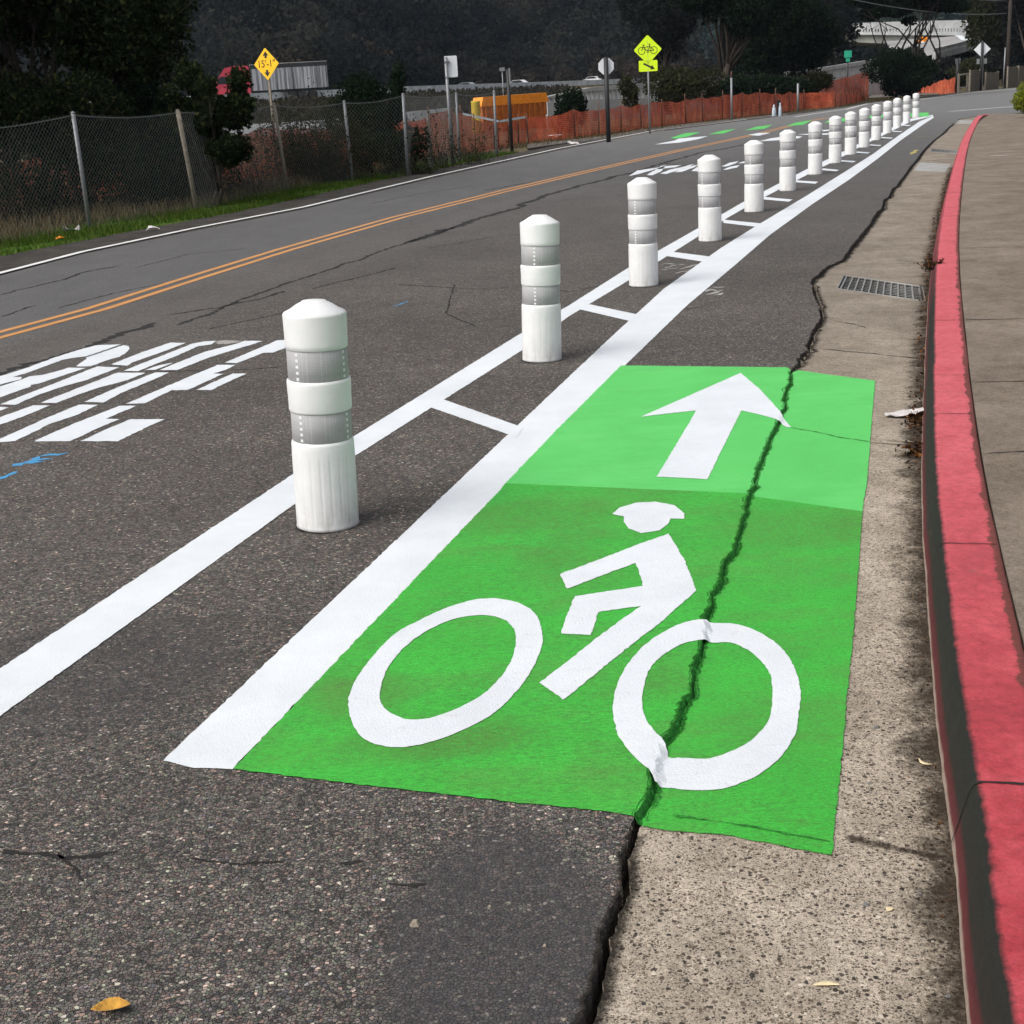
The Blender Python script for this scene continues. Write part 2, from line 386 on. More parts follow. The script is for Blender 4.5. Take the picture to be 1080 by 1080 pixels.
def leafmat(name, c1, c2, c3, rough=.7):
    s = NT(name); at = s.n('ShaderNodeAttribute'); at.attribute_name = 'tone'
    c = s.ramp(at.outputs['Fac'], [(0, c1), (.55, c2), (1, c3)])
    s.fin(c, 1.0, None, .03)
    tl = s.n('ShaderNodeBsdfTranslucent'); s.l(c, tl.inputs[0]); mx = s.n('ShaderNodeMixShader'); mx.inputs[0].default_value = .45
    s.l(s.b.outputs[0], mx.inputs[1]); s.l(tl.outputs[0], mx.inputs[2]); s.l(mx.outputs[0], s.t.nodes['Material Output'].inputs[0]); return s.m
M['leaf_oak'] = leafmat('oak_leaves', (.010, .017, .008), (.022, .036, .016), (.085, .095, .035))
M['leaf_dark'] = leafmat('dark_leaves', (.007, .014, .009), (.014, .026, .015), (.035, .052, .025))
M['leaf_olive'] = leafmat('olive_leaves', (.022, .026, .012), (.040, .044, .022), (.075, .075, .038))
M['leaf_far'] = leafmat('far_leaves', (.010, .014, .014), (.020, .024, .024), (.042, .044, .036))
M['leaf_brownish'] = leafmat('brownish_leaves', (.022, .020, .017), (.038, .033, .027), (.060, .050, .040))
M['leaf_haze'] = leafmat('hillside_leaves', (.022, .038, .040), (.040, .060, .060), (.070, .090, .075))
M['leaf_lime'] = leafmat('lime_leaves', (.08, .11, .01), (.20, .24, .02), (.40, .42, .05))
M['grass'] = leafmat('grass_blades', (.025, .05, .008), (.055, .12, .012), (.16, .18, .05), .8)
M['straw'] = leafmat('dry_grass_blades', (.06, .052, .028), (.12, .10, .055), (.24, .20, .12), .9)
M['twig'] = leafmat('bare_twigs', (.022, .020, .016), (.045, .042, .032), (.09, .082, .062), .9)
M['leaf_brown'] = leafmat('fallen_leaves', (.018, .011, .007), (.06, .026, .012), (.34, .15, .05), .8)

def net_mat():
    s = NT('orange_safety_net'); x = s.xyz()
    u = s.co.outputs['UV']; sp = s.n('ShaderNodeSeparateXYZ'); s.l(u, sp.inputs[0])
    hor = s.math('FRACT', s.math('MULTIPLY', s.math('ADD', sp.outputs[1], s.math('MULTIPLY', s.noise(.9, 3), .05)), 14.0))
    ver = s.math('FRACT', s.math('MULTIPLY', sp.outputs[0], 14.0))
    hole = s.math('MULTIPLY', s.math('MULTIPLY', s.math('GREATER_THAN', hor, .45), s.math('GREATER_THAN', ver, .25)), s.mr(s.noise(1.4, 6, .8), .42, .60, .25, 1.0))
    c = s.ramp(s.noise(2.2, 8, .82, s.vec((1, 1, .35))), [(.3, (.20, .036, .020)), (.44, (.44, .075, .036)), (.56, (.66, .14, .06)), (.70, (.92, .32, .16))])
    tr = s.n('ShaderNodeBsdfTransparent'); mx = s.n('ShaderNodeMixShader')
    s.fin(c, .6, None, .3); s.l(s.math('MULTIPLY', hole, .8), mx.inputs[0]); s.l(s.b.outputs[0], mx.inputs[1]); s.l(tr.outputs[0], mx.inputs[2])
    s.l(mx.outputs[0], s.t.nodes['Material Output'].inputs[0]); return s.m
M['net'] = net_mat()

def curb_mat():
    s = NT('red_kerb_paint'); x = s.xyz()
    at = s.n('ShaderNodeAttribute'); at.attribute_name = 'UVMap'
    sp = s.n('ShaderNodeSeparateXYZ'); s.l(s.co.outputs['UV'], sp.inputs[0])  # u = metres along, v = metres back from the foot
    top = s.ramp(s.noise(3.0, 8, .75), [(.3, (.20, .018, .025)), (.5, (.33, .034, .046)), (.7, (.47, .075, .090))])
    wash = s.mr(x[1], 2.5, 5.5); top = s.mix(s.math('MULTIPLY', wash, s.mr(s.noise(5, 7, .8, s.vec(loc=(2, 2, 0))), .3, .6, .35, .95)), top, (.52, .105, .125))
    spk = s.mr(s.noise(75, 6, .85), .56, .66); top = s.mix(s.math('MULTIPLY', spk, .6), top, (.13, .022, .022))
    # chipped strip along the back edge and a few bare spots
    back = s.math('ADD', sp.outputs[1], s.math('MULTIPLY', s.math('SUBTRACT', s.noise(5, 8, .8), .5), .12))
    top = s.mix(s.mr(back, .196, .200), top, (.15, .040, .032))
    front = s.math('ADD', sp.outputs[1], s.math('MULTIPLY', s.math('SUBTRACT', s.noise(14, 6, .75), .5), .022))
    face = s.ramp(s.math('ADD', s.math('MULTIPLY', x[2], 6.0), s.math('MULTIPLY', s.math('SUBTRACT', s.noise(9, 6, .75, s.vec((1, .25, 1.5))), .5), .20)),
                  [(.0, (.34, .27, .22)), (.04, (.20, .12, .10)), (.08, (.11, .022, .024)), (.26, (.075, .014, .016)), (.38, (.018, .015, .012)), (1, (.008, .009, .007))])
    wear = s.mix(s.mr(x[1], 9, 15), face, s.mix(1.0, top, (.55, .5, .5), 'MULTIPLY'))
    c = s.mix(s.mr(front, .046, .060), wear, top)
    c = s.mix(1.0, c, s.ramp(s.noise(28, 8, .85), [(.3, .66), (.5, 1.0), (.7, 1.25)]), 'MULTIPLY')
    bare = s.mr(s.noise(2.2, 8, .8, s.vec((1, 1, 1), loc=(3, 1, 0))), .64, .70)
    c = s.mix(s.math('MULTIPLY', bare, .6), c, (.15, .11, .085))
    return s.fin(c, .75, s.bump(s.math('ADD', s.noise(90, 5, .7), s.noise(22, 4, .6)), .005, .8), .3)
M['curb'] = curb_mat()

def trailer_mat():
    s = NT('dirty_trailer_curtain')
    n = s.noise(1.0, 6, .85, s.vec((3.0, 1, .05)))
    c = s.ramp(n, [(.40, (.04, .045, .05)), (.47, (.20, .21, .23)), (.60, (.46, .47, .50))])
    return s.fin(c, .6)
M['trailer'] = trailer_mat()
def plastic():
    s = NT('white_post_plastic')
    x = s.xyz(); n = s.noise(9, 6, .75)
    c = s.ramp(n, [(.3, (.66, .67, .67)), (.7, (.73, .735, .73))])
    d = s.math('MULTIPLY', s.mr(x[2], .16, 0.0), s.mr(s.noise(16, 6, .8, s.vec((1, 1, .3))), .45, .75))
    c = s.mix(s.math('MULTIPLY', d, .8), c, (.26, .24, .21))
    scr = s.mr(s.noise(30, 4, .7, s.vec((1, 1, .15))), .66, .74); c = s.mix(s.math('MULTIPLY', scr, .5), c, (.33, .32, .31))
    s.b.inputs['Subsurface Weight'].default_value = .06; s.b.inputs['Subsurface Radius'].default_value = (.02, .02, .015)
    return s.fin(c, .42, s.bump(s.noise(40, 4), .001), .4)
M['plastic'] = plastic()
def band():
    s = NT('grey_reflective_sheeting')
    ch = s.voro(170, 'DISTANCE_TO_EDGE', rnd=.1)
    c = s.ramp(ch.outputs['Distance'], [(0, (.42, .42, .425)), (.14, (.305, .305, .31))])
    n = s.ramp(s.noise(14, 5, .7, s.vec((1, 1, 3))), [(.3, .93), (.7, 1.06)])
    return s.fin(s.mix(1.0, c, n, 'MULTIPLY'), .6, None, .4)
M['band'] = band()

# ------------------------------------------------------------------ the ground plan
crk_px = [(560,1180),(585,1130),(612,1080),(624,1047),(645,981),(659,931),(665,884),(671,862),(682,844),(693,829),(692,815),(704,782),(708,778),(727,733),(740,690),(743,667),(752,640),(762,593),(773,574),(793,516),(805,484),(820,449),(826,430),(837,391),
          (841,388),(855,366.7),(860,346.7),(868.3,323.3),(861.7,306.7),(861.7,293.3),(873.3,281.7),(890,274),(903,256.7),(923,230),(940,203),(956.7,183.3),(973,160),(986.7,146.7),(1006.7,130),(1012,125.5)]
crk = [G(*p) for p in crk_px]
crk = [(crk[0][0]-.3, crk[0][1]-1.2)] + crk
def wcr(x, y):
    """half width of the open joint"""
    if y < 2.80: return .011
    if y < 2.98: return .010
    if y < 7.85: return .0042+.003*math.sin(y*9)**2
    if y < 13: return .016
    return .022
fine = []
for a, b in zip(crk[:-1], crk[1:]):
    st = .012 if a[1] < 9 else (.05 if a[1] < 20 else .3)
    fine += resample([a, b], st)[:-1]
fine.append(crk[-1])
def jag(line, seed, a1, a2):
    r = np.random.default_rng(seed); n = len(line); j = np.zeros(n)
    for sc_, am in ((40, a1*.5), (12, a1), (4, a2), (1, a2*.8)):
        k = r.normal(0, am, n//sc_+3); j += np.interp(np.arange(n)/sc_, np.arange(len(k)), k)
    return j
mid = jag(fine, 5, .007, .0024)*np.array([1.0 if p[1] < 7.9 else 1.8 for p in fine])
fine = offset(fine, list(mid))
wl = [max(.002, wcr(*p)*(1+.0)) for p in fine]
rgh = lambda p: 1.0 if p[1] < 7.9 else 2.6
jl = jag(fine, 1, .0026, .0016)*np.array([rgh(p) for p in fine]); jr = jag(fine, 2, .0026, .0016)*np.array([rgh(p) for p in fine])
EL = offset(fine, [-(w+min(w*.8, abs(j))) + w*.3 for w, j in zip(wl, jl)])
ER = offset(fine, [(w+min(w*.8, abs(j))) - w*.3 for w, j in zip(wl, jr)])
cy = np.array([p[1] for p in fine]); cx = np.array([p[0] for p in fine]); o_ = np.argsort(cy); cy = cy[o_]; cx = cx[o_]
def side(x, y): return x - float(np.interp(y, cy, cx))
GZ = -.012
YEND = float(cy[-1])
def drape(dz):
    def f(x, y):
        t = min(1, max(0, (side(x, y)-.003)/.018)) if y < YEND else 0; t = t*t*(3-2*t); return dz+GZ*t
    return f
def nearest(line, p): return min(range(len(line)), key=lambda i: math.dist(line[i], p))

# curb line
cb_px = [(1020,1080),(1006,916),(995,826),(986,745),(976.5,622),(972.5,536),(972.6,450),(975,387),(979.5,310),(987,253),(998,203),(1007,170),(1015,150),(1027,130),(1038,121.3)]
cb = [G(x, y, GZ) for x, y in cb_px]
cb = [(cb[0][0]-.36, cb[0][1]-1.4), (cb[0][0]-.17, cb[0][1]-.7)] + cb
CB = catmull(cb, 10)

# road edges
edge_px = [(0,291),(87,268),(203,244),(320,221),(455,188.5),(590,158.5),(690,139.5),(780,128),(840,120.5),(890,113.5),(925,107.5),(971,103.6),(1023,97),(1080,91.8),(1200,83)]
edge = [G(*p) for p in edge_px]
back = [(edge[0][0]-7.0, -8.0), (edge[0][0]-2.3, edge[0][1]-9)]
farR = [G(1300, 108), G(1180, 114), G(1080, 118.6), G(1052, 121.2)]
road_poly = back + edge + farR + [CB[-1]] + [(EL[-1][0]+.3, EL[-1][1]+.15)] + EL[::-1] + [(EL[0][0]-.5, -8.0)]
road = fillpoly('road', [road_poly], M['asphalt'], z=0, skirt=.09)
tag(road, 'dark coarse asphalt road sweeping away to the right', None, None, 'structure')

# gutter pan with two drain holes
g1 = [(890,290.5),(979,302),(977.6,317.6),(882.6,304.3)]
g2 = [(982.2,156.8),(1011,158.9),(1010.3,162.0),(981.4,160.0)]
hole1 = [G(x, y, GZ) for x, y in g1]; hole2 = [G(x, y, GZ) for x, y in g2]
hole1[1] = (CB[nearest(CB, hole1[1])][0]-.03, hole1[1][1]); hole1[2] = (CB[nearest(CB, hole1[2])][0]-.03, hole1[2][1])
CBin = offset(CB, -.0)
gut = fillpoly('gutter', [[(p[0], p[1]) for p in ER] + CBin[::-1], hole1, hole2], M['concrete'], z=GZ, skirt=.07)
tag(gut, 'stained exposed-aggregate concrete gutter pan beside the red curb', None, None, 'structure')
# bottom of the open joint
fl = fillpoly('joint_floor', [offset(EL, -.03)+offset(ER, .03)[::-1]], M['crack'], road, z=-.055)
fl['label'] = 'dark ragged open joint between the asphalt and the concrete gutter'

# curb
def sweep(name, line, prof, mat, parent=None, z0=0.0, endfade=None):
    vs = []; uv = []; L = 0; n = len(prof); tl = [0]
    for a, b in zip(prof[:-1], prof[1:]): tl.append(tl[-1]+math.dist(a, b))
    offs = [offset(line, p[0]) for p in prof]
    ls = [0]
    for a, b in zip(line[:-1], line[1:]): ls.append(ls[-1]+math.dist(a, b))
    for i in range(len(line)):
        k = 1.0 if endfade is None else endfade(ls[i], ls[-1])
        for j in range(n): vs.append((offs[j][i][0], offs[j][i][1], z0+prof[j][1]*k if prof[j][1] > 0 else z0+prof[j][1])); uv.append((ls[i], prof[j][0]))
    fs = [(i*n+j, i*n+j+1, (i+1)*n+j+1, (i+1)*n+j) for i in range(len(line)-1) for j in range(n-1)]
    fs += [tuple(range(n-1, -1, -1)), tuple((len(line)-1)*n+j for j in range(n))]
    me = bpy.data.meshes.new(name); me.from_pydata(vs, [], fs); me.materials.append(mat)
    ul = me.uv_layers.new(name='UVMap'); li = np.zeros(len(me.loops), dtype=np.int32); me.loops.foreach_get('vertex_index', li)
    ul.data.foreach_set('uv', np.array(uv, dtype=np.float32)[li].ravel())
    me.polygons.foreach_set('use_smooth', [len(f) == 4 for f in fs]); me.update()
    bm = bmesh.new(); bm.from_mesh(me); bmesh.ops.recalc_face_normals(bm, faces=bm.faces); bm.to_mesh(me); bm.free()
    return link(bpy.data.objects.new(name, me), parent)
CH = .150
prof = [(0, -.08), (0, GZ+.001), (.008, .03), (.018, .07), (.028, .11), (.035, .133), (.042, .143), (.050, .1485), (.062, .150), (.10, .150), (.14, .150), (.18, .150), (.212, .149), (.219, .144), (.222, .13), (.222, -.05)]
CBf = resample(CB, .04)
wob = jag(CBf, 9, .0016, .0006)
CBf = offset(CBf, list(wob))
curb = sweep('curb', CBf, prof, M['curb'], endfade=lambda s, L: 1 if s < L-6 else max(.08, (L-s)/6))
tag(curb, 'red painted concrete curb with a black scuffed face', None, None, 'structure')
# sidewalk
CBK = offset(CB, .224)
cut = [i for i, p in enumerate(CBK) if p[1] < 46.3*1.143-1]
cw = CBK[:cut[-1]+1]
walk = fillpoly('sidewalk', [cw + [(CBK[-1][0]+.2, CBK[-1][1]), G(1080, 118.4, .1), G(1180, 113.7, .1), G(1300, 107.5, .1), (60, 45), (30, -8), (cw[0][0], -8)]], M['walk'], zf=lambda x, y: .146 if y < 40 else .146-.010*(y-40) , skirt=.2)
tag(walk, 'brown weathered concrete sidewalk behind the red curb', None, None, 'structure')

# ground sheet, verge, shoulder
gm = MB(); gm.add([(-900, -300, -.10), (900, -300, -.10), (900, 1000, -.10), (-900, 1000, -.10)], [(0, 1, 2, 3)])
ground = gm.build('ground', M['ground']); tag(ground, None, None, None, 'structure')
sh = offset(back+edge, -.02); sh2 = offset(back+edge, -1.35); sh3 = offset(back+edge, -3.4)
shoulder = fillpoly('shoulder', [sh+sh2[::-1]], M['soil'], z=-.012, skirt=.06); tag(shoulder, 'dark gravel shoulder along the far edge of the road', None, None, 'structure')
ve = 8
verge = fillpoly('verge', [sh2[:ve]+sh3[:ve][::-1]], M['turf'], z=-.02, skirt=.06); tag(verge, 'green grassy verge at the foot of the wire fence', None, None, 'structure')
pth_px = [(556,156),(600,150),(644,145),(678,138.5),(720,133),(770,127.5),(830,121)]
pth_up = [(556,152),(600,147.3),(644,142),(678,135.8),(720,130.6),(770,125.6),(830,119.3)]
path = fillpoly('path', [[G(*p) for p in pth_px]+[G(*p) for p in pth_up][::-1]], M['path'], z=-.008, skirt=.05); tag(path, 'grey paved footpath beside the orange netting', None, None, 'structure')
p2 = fillpoly('path_far', [[G(*p) for p in [(915,103.5),(960,100.5),(990,99),(990,97),(950,98),(920,98.6)]]], M['path'], z=-.008, skirt=.05); p2.name = 'path'; tag(p2, 'grey paved path end below the dark round shrub', None, None, 'structure')
# driveway apron
apron = fillpoly('path', [[G(*p) for p in [(638,152),(702,139.5),(700,137),(644,145)]]], M['path'], z=-.004, skirt=.05); tag(apron, 'patched asphalt apron between the road and the footpath', None, None, 'structure')

# ------------------------------------------------------------------ markings (paint on the road, children of it)
def mark(name, px, mat, z=.003, label=None, parent=None, step=.02, amp=.0013, holes=(), grid=0.0, smooth_=False):
    zf = drape(z)
    if smooth_: px = catmull(list(px)+[px[0]], 4)[:-1]; holes = [catmull(list(h)+[h[0]], 4)[:-1] for h in holes]
    lo = [rough([G(*p) for p in px], step, amp)] + [rough([G(*p) for p in h], step, amp) for h in holes]
    o = fillpoly(name, lo, mat, parent or road, zf=zf, grid=grid)
    if label: o['label'] = label
    return o
def pline(px, wid, name, mat, z=.003, label=None, off=0.0, step=.05, amp=.0015, jit=0.0, parent=None, world=False, zf=None):
    ln = px if world else [G(*p) for p in px]
    ln = resample(ln, step)
    if jit: ln = offset(ln, list(jag(ln, len(px)*7+3, jit, jit*.5)))
    n = len(ln); w = [wid/2*(1+(random.uniform(-.6, .6) if jit else 0)) for _ in range(n)]
    if jit: w[0] = w[-1] = .001
    a = offset(ln, [off-w_+random.gauss(0, amp) for w_ in w]); b = offset(ln, [off+w_+random.gauss(0, amp) for w_ in w])
    vs = [(p[0], p[1], (zf or drape(z))(*p)) for p in a]+[(p[0], p[1], (zf or drape(z))(*p)) for p in b]
    mb = MB(); mb.add(vs, [(i, i+1, n+i+1, n+i) for i in range(n-1)])
    o = mb.build(name, mat, parent or road)
    if label: o['label'] = label
    return o
# long lines
mark('buffer_line', [(-420,975),(0,706),(316,496),(551,351),(600,322.5),(663,282.5),(737,240.5),(785,212.5),(822,193.5),(850,179),(872,168.5),(889,160),(904,152.5),(920,145),(942,134),(960,125.5),(984,121.2),(984,122.5),(962,127.6),(944,136.6),(924,146.5),(906,155.5),(893,163),(878,171),(857,181.5),(832,194.5),(797,213),(768,229.5),(720,260),(663,296),(600,334),(555,367),(375,481),(318,527),(0,756),(-380,1060)], M['white'], label='narrow white line on the traffic side of the posts')
mark('lane_line', [(172,803),(545,450),(640,360),(700,305),(760,262),(800,237),(850,207),(890,182),(920,163),(945,145),(970,128),(984,122.6),(985,124),(975,130.5),(950,148),(925,168),(895,190),(856,216),(812,248),(775,280),(725,322),(660,385),(500,548),(245,812),(205,811)], M['white'], label='wide white line between the posts and the green bike lane')
ladder = [((453,430),(545,462),(552,452),(465,421)), ((608,326),(668,340),(676,333),(622,321.5)), ((697,269.5),(745,277),(752,271.5),(706,265.5)), ((763,235.5),(797,239.5),(802,236),(763,232)),
          ((803,210.5),(832,213),(836,210.8),(806,208)), ((836,192.3),(860,194),(863,192),(838,190.4)), ((866,179.5),(882,181),(885,179.4),(868,177.9)), ((884,170.5),(900,171.6),(903,170),(886,169)),
          ((902,161.3),(915,162.2),(918,160.8),(903,160)), ((917,153.6),(928,154.2),(930,153.2),(918,152.6)), ((929,145.8),(940,146.4),(942,145.4),(930,144.8)), ((941,139),(950,139.5),(952,138.6),(942,138.1)), ((950,132.6),(959,133),(961,132.1),(951,131.8))]
for i, q in enumerate(ladder): mark('ladder_bar', q, M['white'], z=.0045)
# centre line
for off, nm in ((-.105, 'far'), (.105, 'near')):
    pline([(-60,370),(0,353.3),(100,326.5),(200,294.5),(300,263.5),(420,229.3),(540,199.5),(630,178.5),(720,158),(770,147.6),(809,139),(845,129.5),(872,124.2)], .088, 'centre_line', M['yellow'], off=off, step=.3, label=f'{"farther" if nm == "far" else "nearer"} stripe of the double amber centre line')
pline([(-60,303),(0,288),(87,265.5),(203,241),(320,218.4),(455,186),(590,156.4),(690,137.6),(750,130.6),(788,125.8)], .11, 'edge_line', M['whiteold'], step=.3, label='thin white edge line on the far side of the road')
pline([(838,123.4),(860,119.7),(893,115.2),(915,109.4),(945,106.8),(971,105),(1023,98),(1080,92.8),(1150,87.5)], .16, 'edge_line', M['whiteold'], step=.5, label='white edge line along the far bend')
pline([(1001.5,117.6),(1040,114.6),(1077,111.6),(1130,108)], .30, 'stop_line', M['white'], step=.5, label='long white line across the far junction')
# far green dashes and arrows
for q in ([(707,145.6),(722.6,140.7),(739,139.3),(726,144.0),(713,146.3)], [(746.7,141.9),(761.5,138),(776,136),(763,141)], [(785.6,137.6),(798.5,133.7),(814.8,131.7),(806,136)], [(829,133),(839,129.6),(856,126.8),(846.7,131.9)], [(869.4,129.6),(876.7,125.6),(896,124.6),(891,128.2)], [(912,124.9),(917,121.8),(934,121.4),(930,124.5)], [(957,123.4),(961,119.3),(979,118.8),(980,122.8)]):
    mark('green_dash', q, M['green_new'], z=.005, step=.3, amp=.004)
for q in ([(690,152.6),(712,148.2),(716,146.2),(747,143.6),(735,147.2),(716,150.6)], [(789,142.3),(800,140.4),(813,140.2),(800,143.3)], [(800,149.3),(813,146),(830,143.5),(846,144),(842,146),(822,148)], [(841,141.7),(860,141.0),(876,140.6),(876,142),(858,142.8)], [(866,137.4),(878,136.6),(878,138),(868,138.6)]):
    mark('road_arrow', q, M['white'], z=.004, step=.3, amp=.01)
for q in ([(663.5,185.7),(672,180),(696,176.5),(701,174.8),(688,179.5),(672,184)], [(682,184.6),(690,180),(698,175),(702,174.8),(697,181),(688,185)], [(690,179),(700,175.5),(719,174),(712,176.5)],
          [(696,183.2),(707,179),(719,176.5),(732,173),(728,175.5),(716,179.5),(702,183.7)], [(711,181.8),(722,177),(737,173.6),(732,176.6),(719,181.4)], [(729,180.5),(738,175),(756,173.6),(744,177),(736,180.8)],
          [(761,175.5),(770,171.8),(779,170),(776,172.4),(766,175.8)], [(762,179.3),(770,176),(781,174),(777,176.8),(767,179)], [(778,172.3),(786,170),(794,170.3),(786,172.3)]):
    mark('road_letter', q, M['white'], z=.003, step=.2, amp=.006)
# large stencil letters at the left
L = [
 [(-40,413),(-40,396),(0,397.4),(30,387.8),(56.3,378),(83,369.3),(102.2,364.4),(127.4,363.6),(92,376),(80,377.4),(66.7,379.6),(44.4,387.8),(26.7,394.4),(13.3,398),(23.7,398.1),(22,400.4),(0,406)],
 [(80,387),(88.9,380.4),(91.8,378.9),(91,377.4),(130.4,364.4),(135.6,365.5),(136.6,368.5),(133.3,372.2),(126,376.7),(112.6,380.4),(96.3,386.7)],
 [(0,408),(23.7,400.4),(31,397.4),(44.4,396),(56.3,393),(72.6,388.2),(90.4,388.5),(63.7,397.4),(41.5,404.8),(32.6,406.3),(33.3,407.8),(17.8,413),(0,419.6),(-40,433),(-40,422)],
 [(0,427),(53,406.5),(102.2,387),(126,387.8),(92,401),(62.2,409.3),(37,418.1),(16.3,427.3)],
 [(43,425.3),(84,409),(124.4,393.4),(154,393.7),(130.4,402.6),(103.7,409.3),(74,419.6),(59.3,425.6)],
 [(88.9,424.4),(125,408.5),(164,393.2),(178.6,393.3),(158.9,402.2),(130.4,413.7),(109.6,424.8)],
 [(-40,440),(0,429.5),(9,430),(0,433.7),(-40,447)],
 [(-40,455),(0,440.4),(35.6,427.8),(52.6,428),(26.7,438.9),(0,448.5),(-40,463)],
 [(-15,468),(0,463.3),(45,443),(83,427.3),(103,427.3),(83,437.4),(51.9,447.8),(16.3,465.6)],
 [(35.6,465.9),(80,446.5),(126,428.5),(144.4,428.5),(120,438.5),(112.6,442.1),(126,442.6),(100,453.5),(74,465.9)],
 [(84.4,465.9),(110,454),(137.8,442.6),(173.8,442.6),(155,451),(124.4,465.9)],
 [(117,384.8),(148,372.5),(179.4,361.7),(195.9,362),(171.5,371.5),(140,382.5),(134,386)],
 [(130,391.5),(165,377.8),(203,362.8),(215.5,360.5),(228,359.7),(223,363.6),(209,365.5),(187,375.4),(160,386),(146,392)],
 [(152.6,390.7),(168,385.6),(182.5,382.8),(174.6,386.4),(163.6,390.4)],
 [(168.3,390.7),(192,381),(215.5,371.5),(250,362.8),(258,359.7),(277,360.1),(266,363.6),(222,377),(204,384),(187,390.7)],
 [(236.8,383),(264,371.5),(292.7,359.2),(310,358.7),(308,365),(303,366.8),(288,372.3),(278.5,372.3),(250,383.3)],
 [(131.9,426.3),(140,423.4),(177.8,406.9),(229.7,385.2),(248.6,385.3),(237,391),(225,394.3),(235.2,394.8),(198.2,411.6),(181,412),(152.6,425.8)],
 [(207.7,411.6),(226,403),(244.7,394.6),(260.4,394.3),(240,403.5),(222.6,412)],
]
for q in L: mark('road_letter', q, M['white'], z=.003, step=.03, amp=.0025)
mark('paint_scuff', [(228,360.3),(236,358.8),(256,359.6),(240,363.4),(229,363)], M['chalk'], z=.0015, step=.02, amp=.012)
# spray scribbles
pline([(-10,508),(8,502),(18,497)], .035, 'spray_stroke', M['blue'], jit=.008, step=.03, z=.002)
pline([(13,492),(25,489),(35,488),(46,487)], .05, 'spray_stroke', M['blue'], jit=.01, step=.03, z=.002)
pline([(30,486),(40,481.5),(52,479),(62,479),(71,477)], .03, 'spray_stroke', M['blue'], jit=.01, step=.03, z=.002)
pline([(22,488.5),(40,485),(57,484)], .03, 'spray_stroke', M['blue'], jit=.008, step=.03, z=.0025)
pline([(413,323.6),(421,321.5),(430,318)], .025, 'spray_stroke', M['blue'], jit=.005, step=.03, z=.002)
for q in ([(695,279.5),(703,278),(712,279)], [(700,283),(712,280),(722,279)], [(696,285),(705,284),(716,282.5)], [(717,284),(728,281),(741,278)], [(722,285.5),(734,284),(738,281)], [(711,288.5),(720,286.5),(728,287)], [(743,308),(750,305),(757,307)], [(752,302.5),(758,303.5),(764,302.5)], [(744,311),(752,309.6),(762,306)], [(752,311),(758,311),(762,309)]):
    pline(q, .035, 'chalk_mark', M['chalk'], jit=.008, step=.03, z=.002)
for q in ([(960,144.6),(985,144.2)], [(940,145.8),(960,144.9)], [(944,175),(955,174.5)], [(962,163),(968,158)]):
    pline(q, .09, 'spray_stroke', M['yspray'], jit=.02, step=.2, z=.002)

# green panel with the crack through it
gi0 = nearest(fine, G(675, 862)); gi1 = nearest(fine, G(837, 391)); gib = nearest(fine, G(790, 521))
LBR = [(245,812),(372,680),(500,546),(528,517)]
def gl(pl): return [G(*p) for p in pl]
def gg(pl): return [G(x, y, GZ) for x, y in pl]
def rr(pts, step=.015, amp=.0014):
    p = resample(pts, step); return [p[0]]+[(x+random.gauss(0, amp), y+random.gauss(0, amp)) for x, y in p[1:-1]]+[p[-1]]
low_l = rr(gl([(533,510.5),(528,517),(500,546),(372,680),(246,812)]))+rr(gl([(246,812),(400,831),(560,849),(640,857)]))[1:]
panelL = low_l + EL[gi0:gib+1]
topR_px = [(877,903),(880.4,872),(888,796.6),(893,740),(900,668),(906,593.7),(909.5,540)]
right_low = rr(gg(topR_px))
botR = rr(gg([(677,872),(700,877),(760,881),(820,892),(877,903)]))
panelR = ER[gi0:gib+1][::-1] + botR + right_low[1:]
upL = rr(gl([(655,386),(590,451),(533,510.5)]))+EL[gib:gi1+1]+rr(gl([(833,388),(740,387),(655,386)]))[1:-1]
upR = ER[gib:gi1+1][::-1]+rr(gg([(909.5,540),(914.6,507),(919,450),(923,402)]))+rr(gg([(923,402),(880,396.5),(842,391)]))[1:]
gp = MB()
def panel(name, a, b, mat, label):
    oa = fillpoly(name, [a], mat, road, z=.0035); ob = fillpoly(name, [b], mat, road, z=GZ+.0035)
    bm = bmesh.new(); bm.from_mesh(oa.data); bm.from_mesh(ob.data); me = bpy.data.meshes.new(name); bm.to_mesh(me); bm.free(); me.materials.append(mat)
    for o in (oa, ob): bpy.data.objects.remove(o)
    o = link(bpy.data.objects.new(name, me), road); o['label'] = label; return o
pan_low = panel('green_panel', panelL, panelR, M['green_old'], 'worn darker green panel of the bike lane under the rider symbol')
pan_up = panel('green_panel', upL, upR, M['green_new'], 'fresh lighter green panel of the bike lane under the arrow')
rj = np.random.default_rng(31); nseg = gi1-gi0+1
lw = np.abs(np.interp(np.arange(nseg)/3.0, np.arange(nseg//3+3), rj.normal(.004, .006, nseg//3+3)))+.003; rw2 = np.abs(np.interp(np.arange(nseg)/3.0, np.arange(nseg//3+3), rj.normal(.003, .005, nseg//3+3)))+.002
dep = np.interp(np.arange(nseg)/9.0, np.arange(nseg//9+3), rj.uniform(.010, .024, nseg//9+3))
ELs, ERs = EL[gi0:gi1+1], ER[gi0:gi1+1]; oL = offset(ELs, list(-lw)); oR = offset(ERs, list(rw2)); vs = []
for k in range(nseg):
    l_, r_2 = Vector(ELs[k]), Vector(ERs[k]); a_, b_ = l_.lerp(r_2, .35), l_.lerp(r_2, .7)
    vs += [(*oL[k], .0042), (l_.x, l_.y, .0022), (a_.x, a_.y, -dep[k]), (b_.x, b_.y, -dep[k]+GZ*.6), (r_2.x, r_2.y, GZ+.0028), (*oR[k], GZ+.0042)]
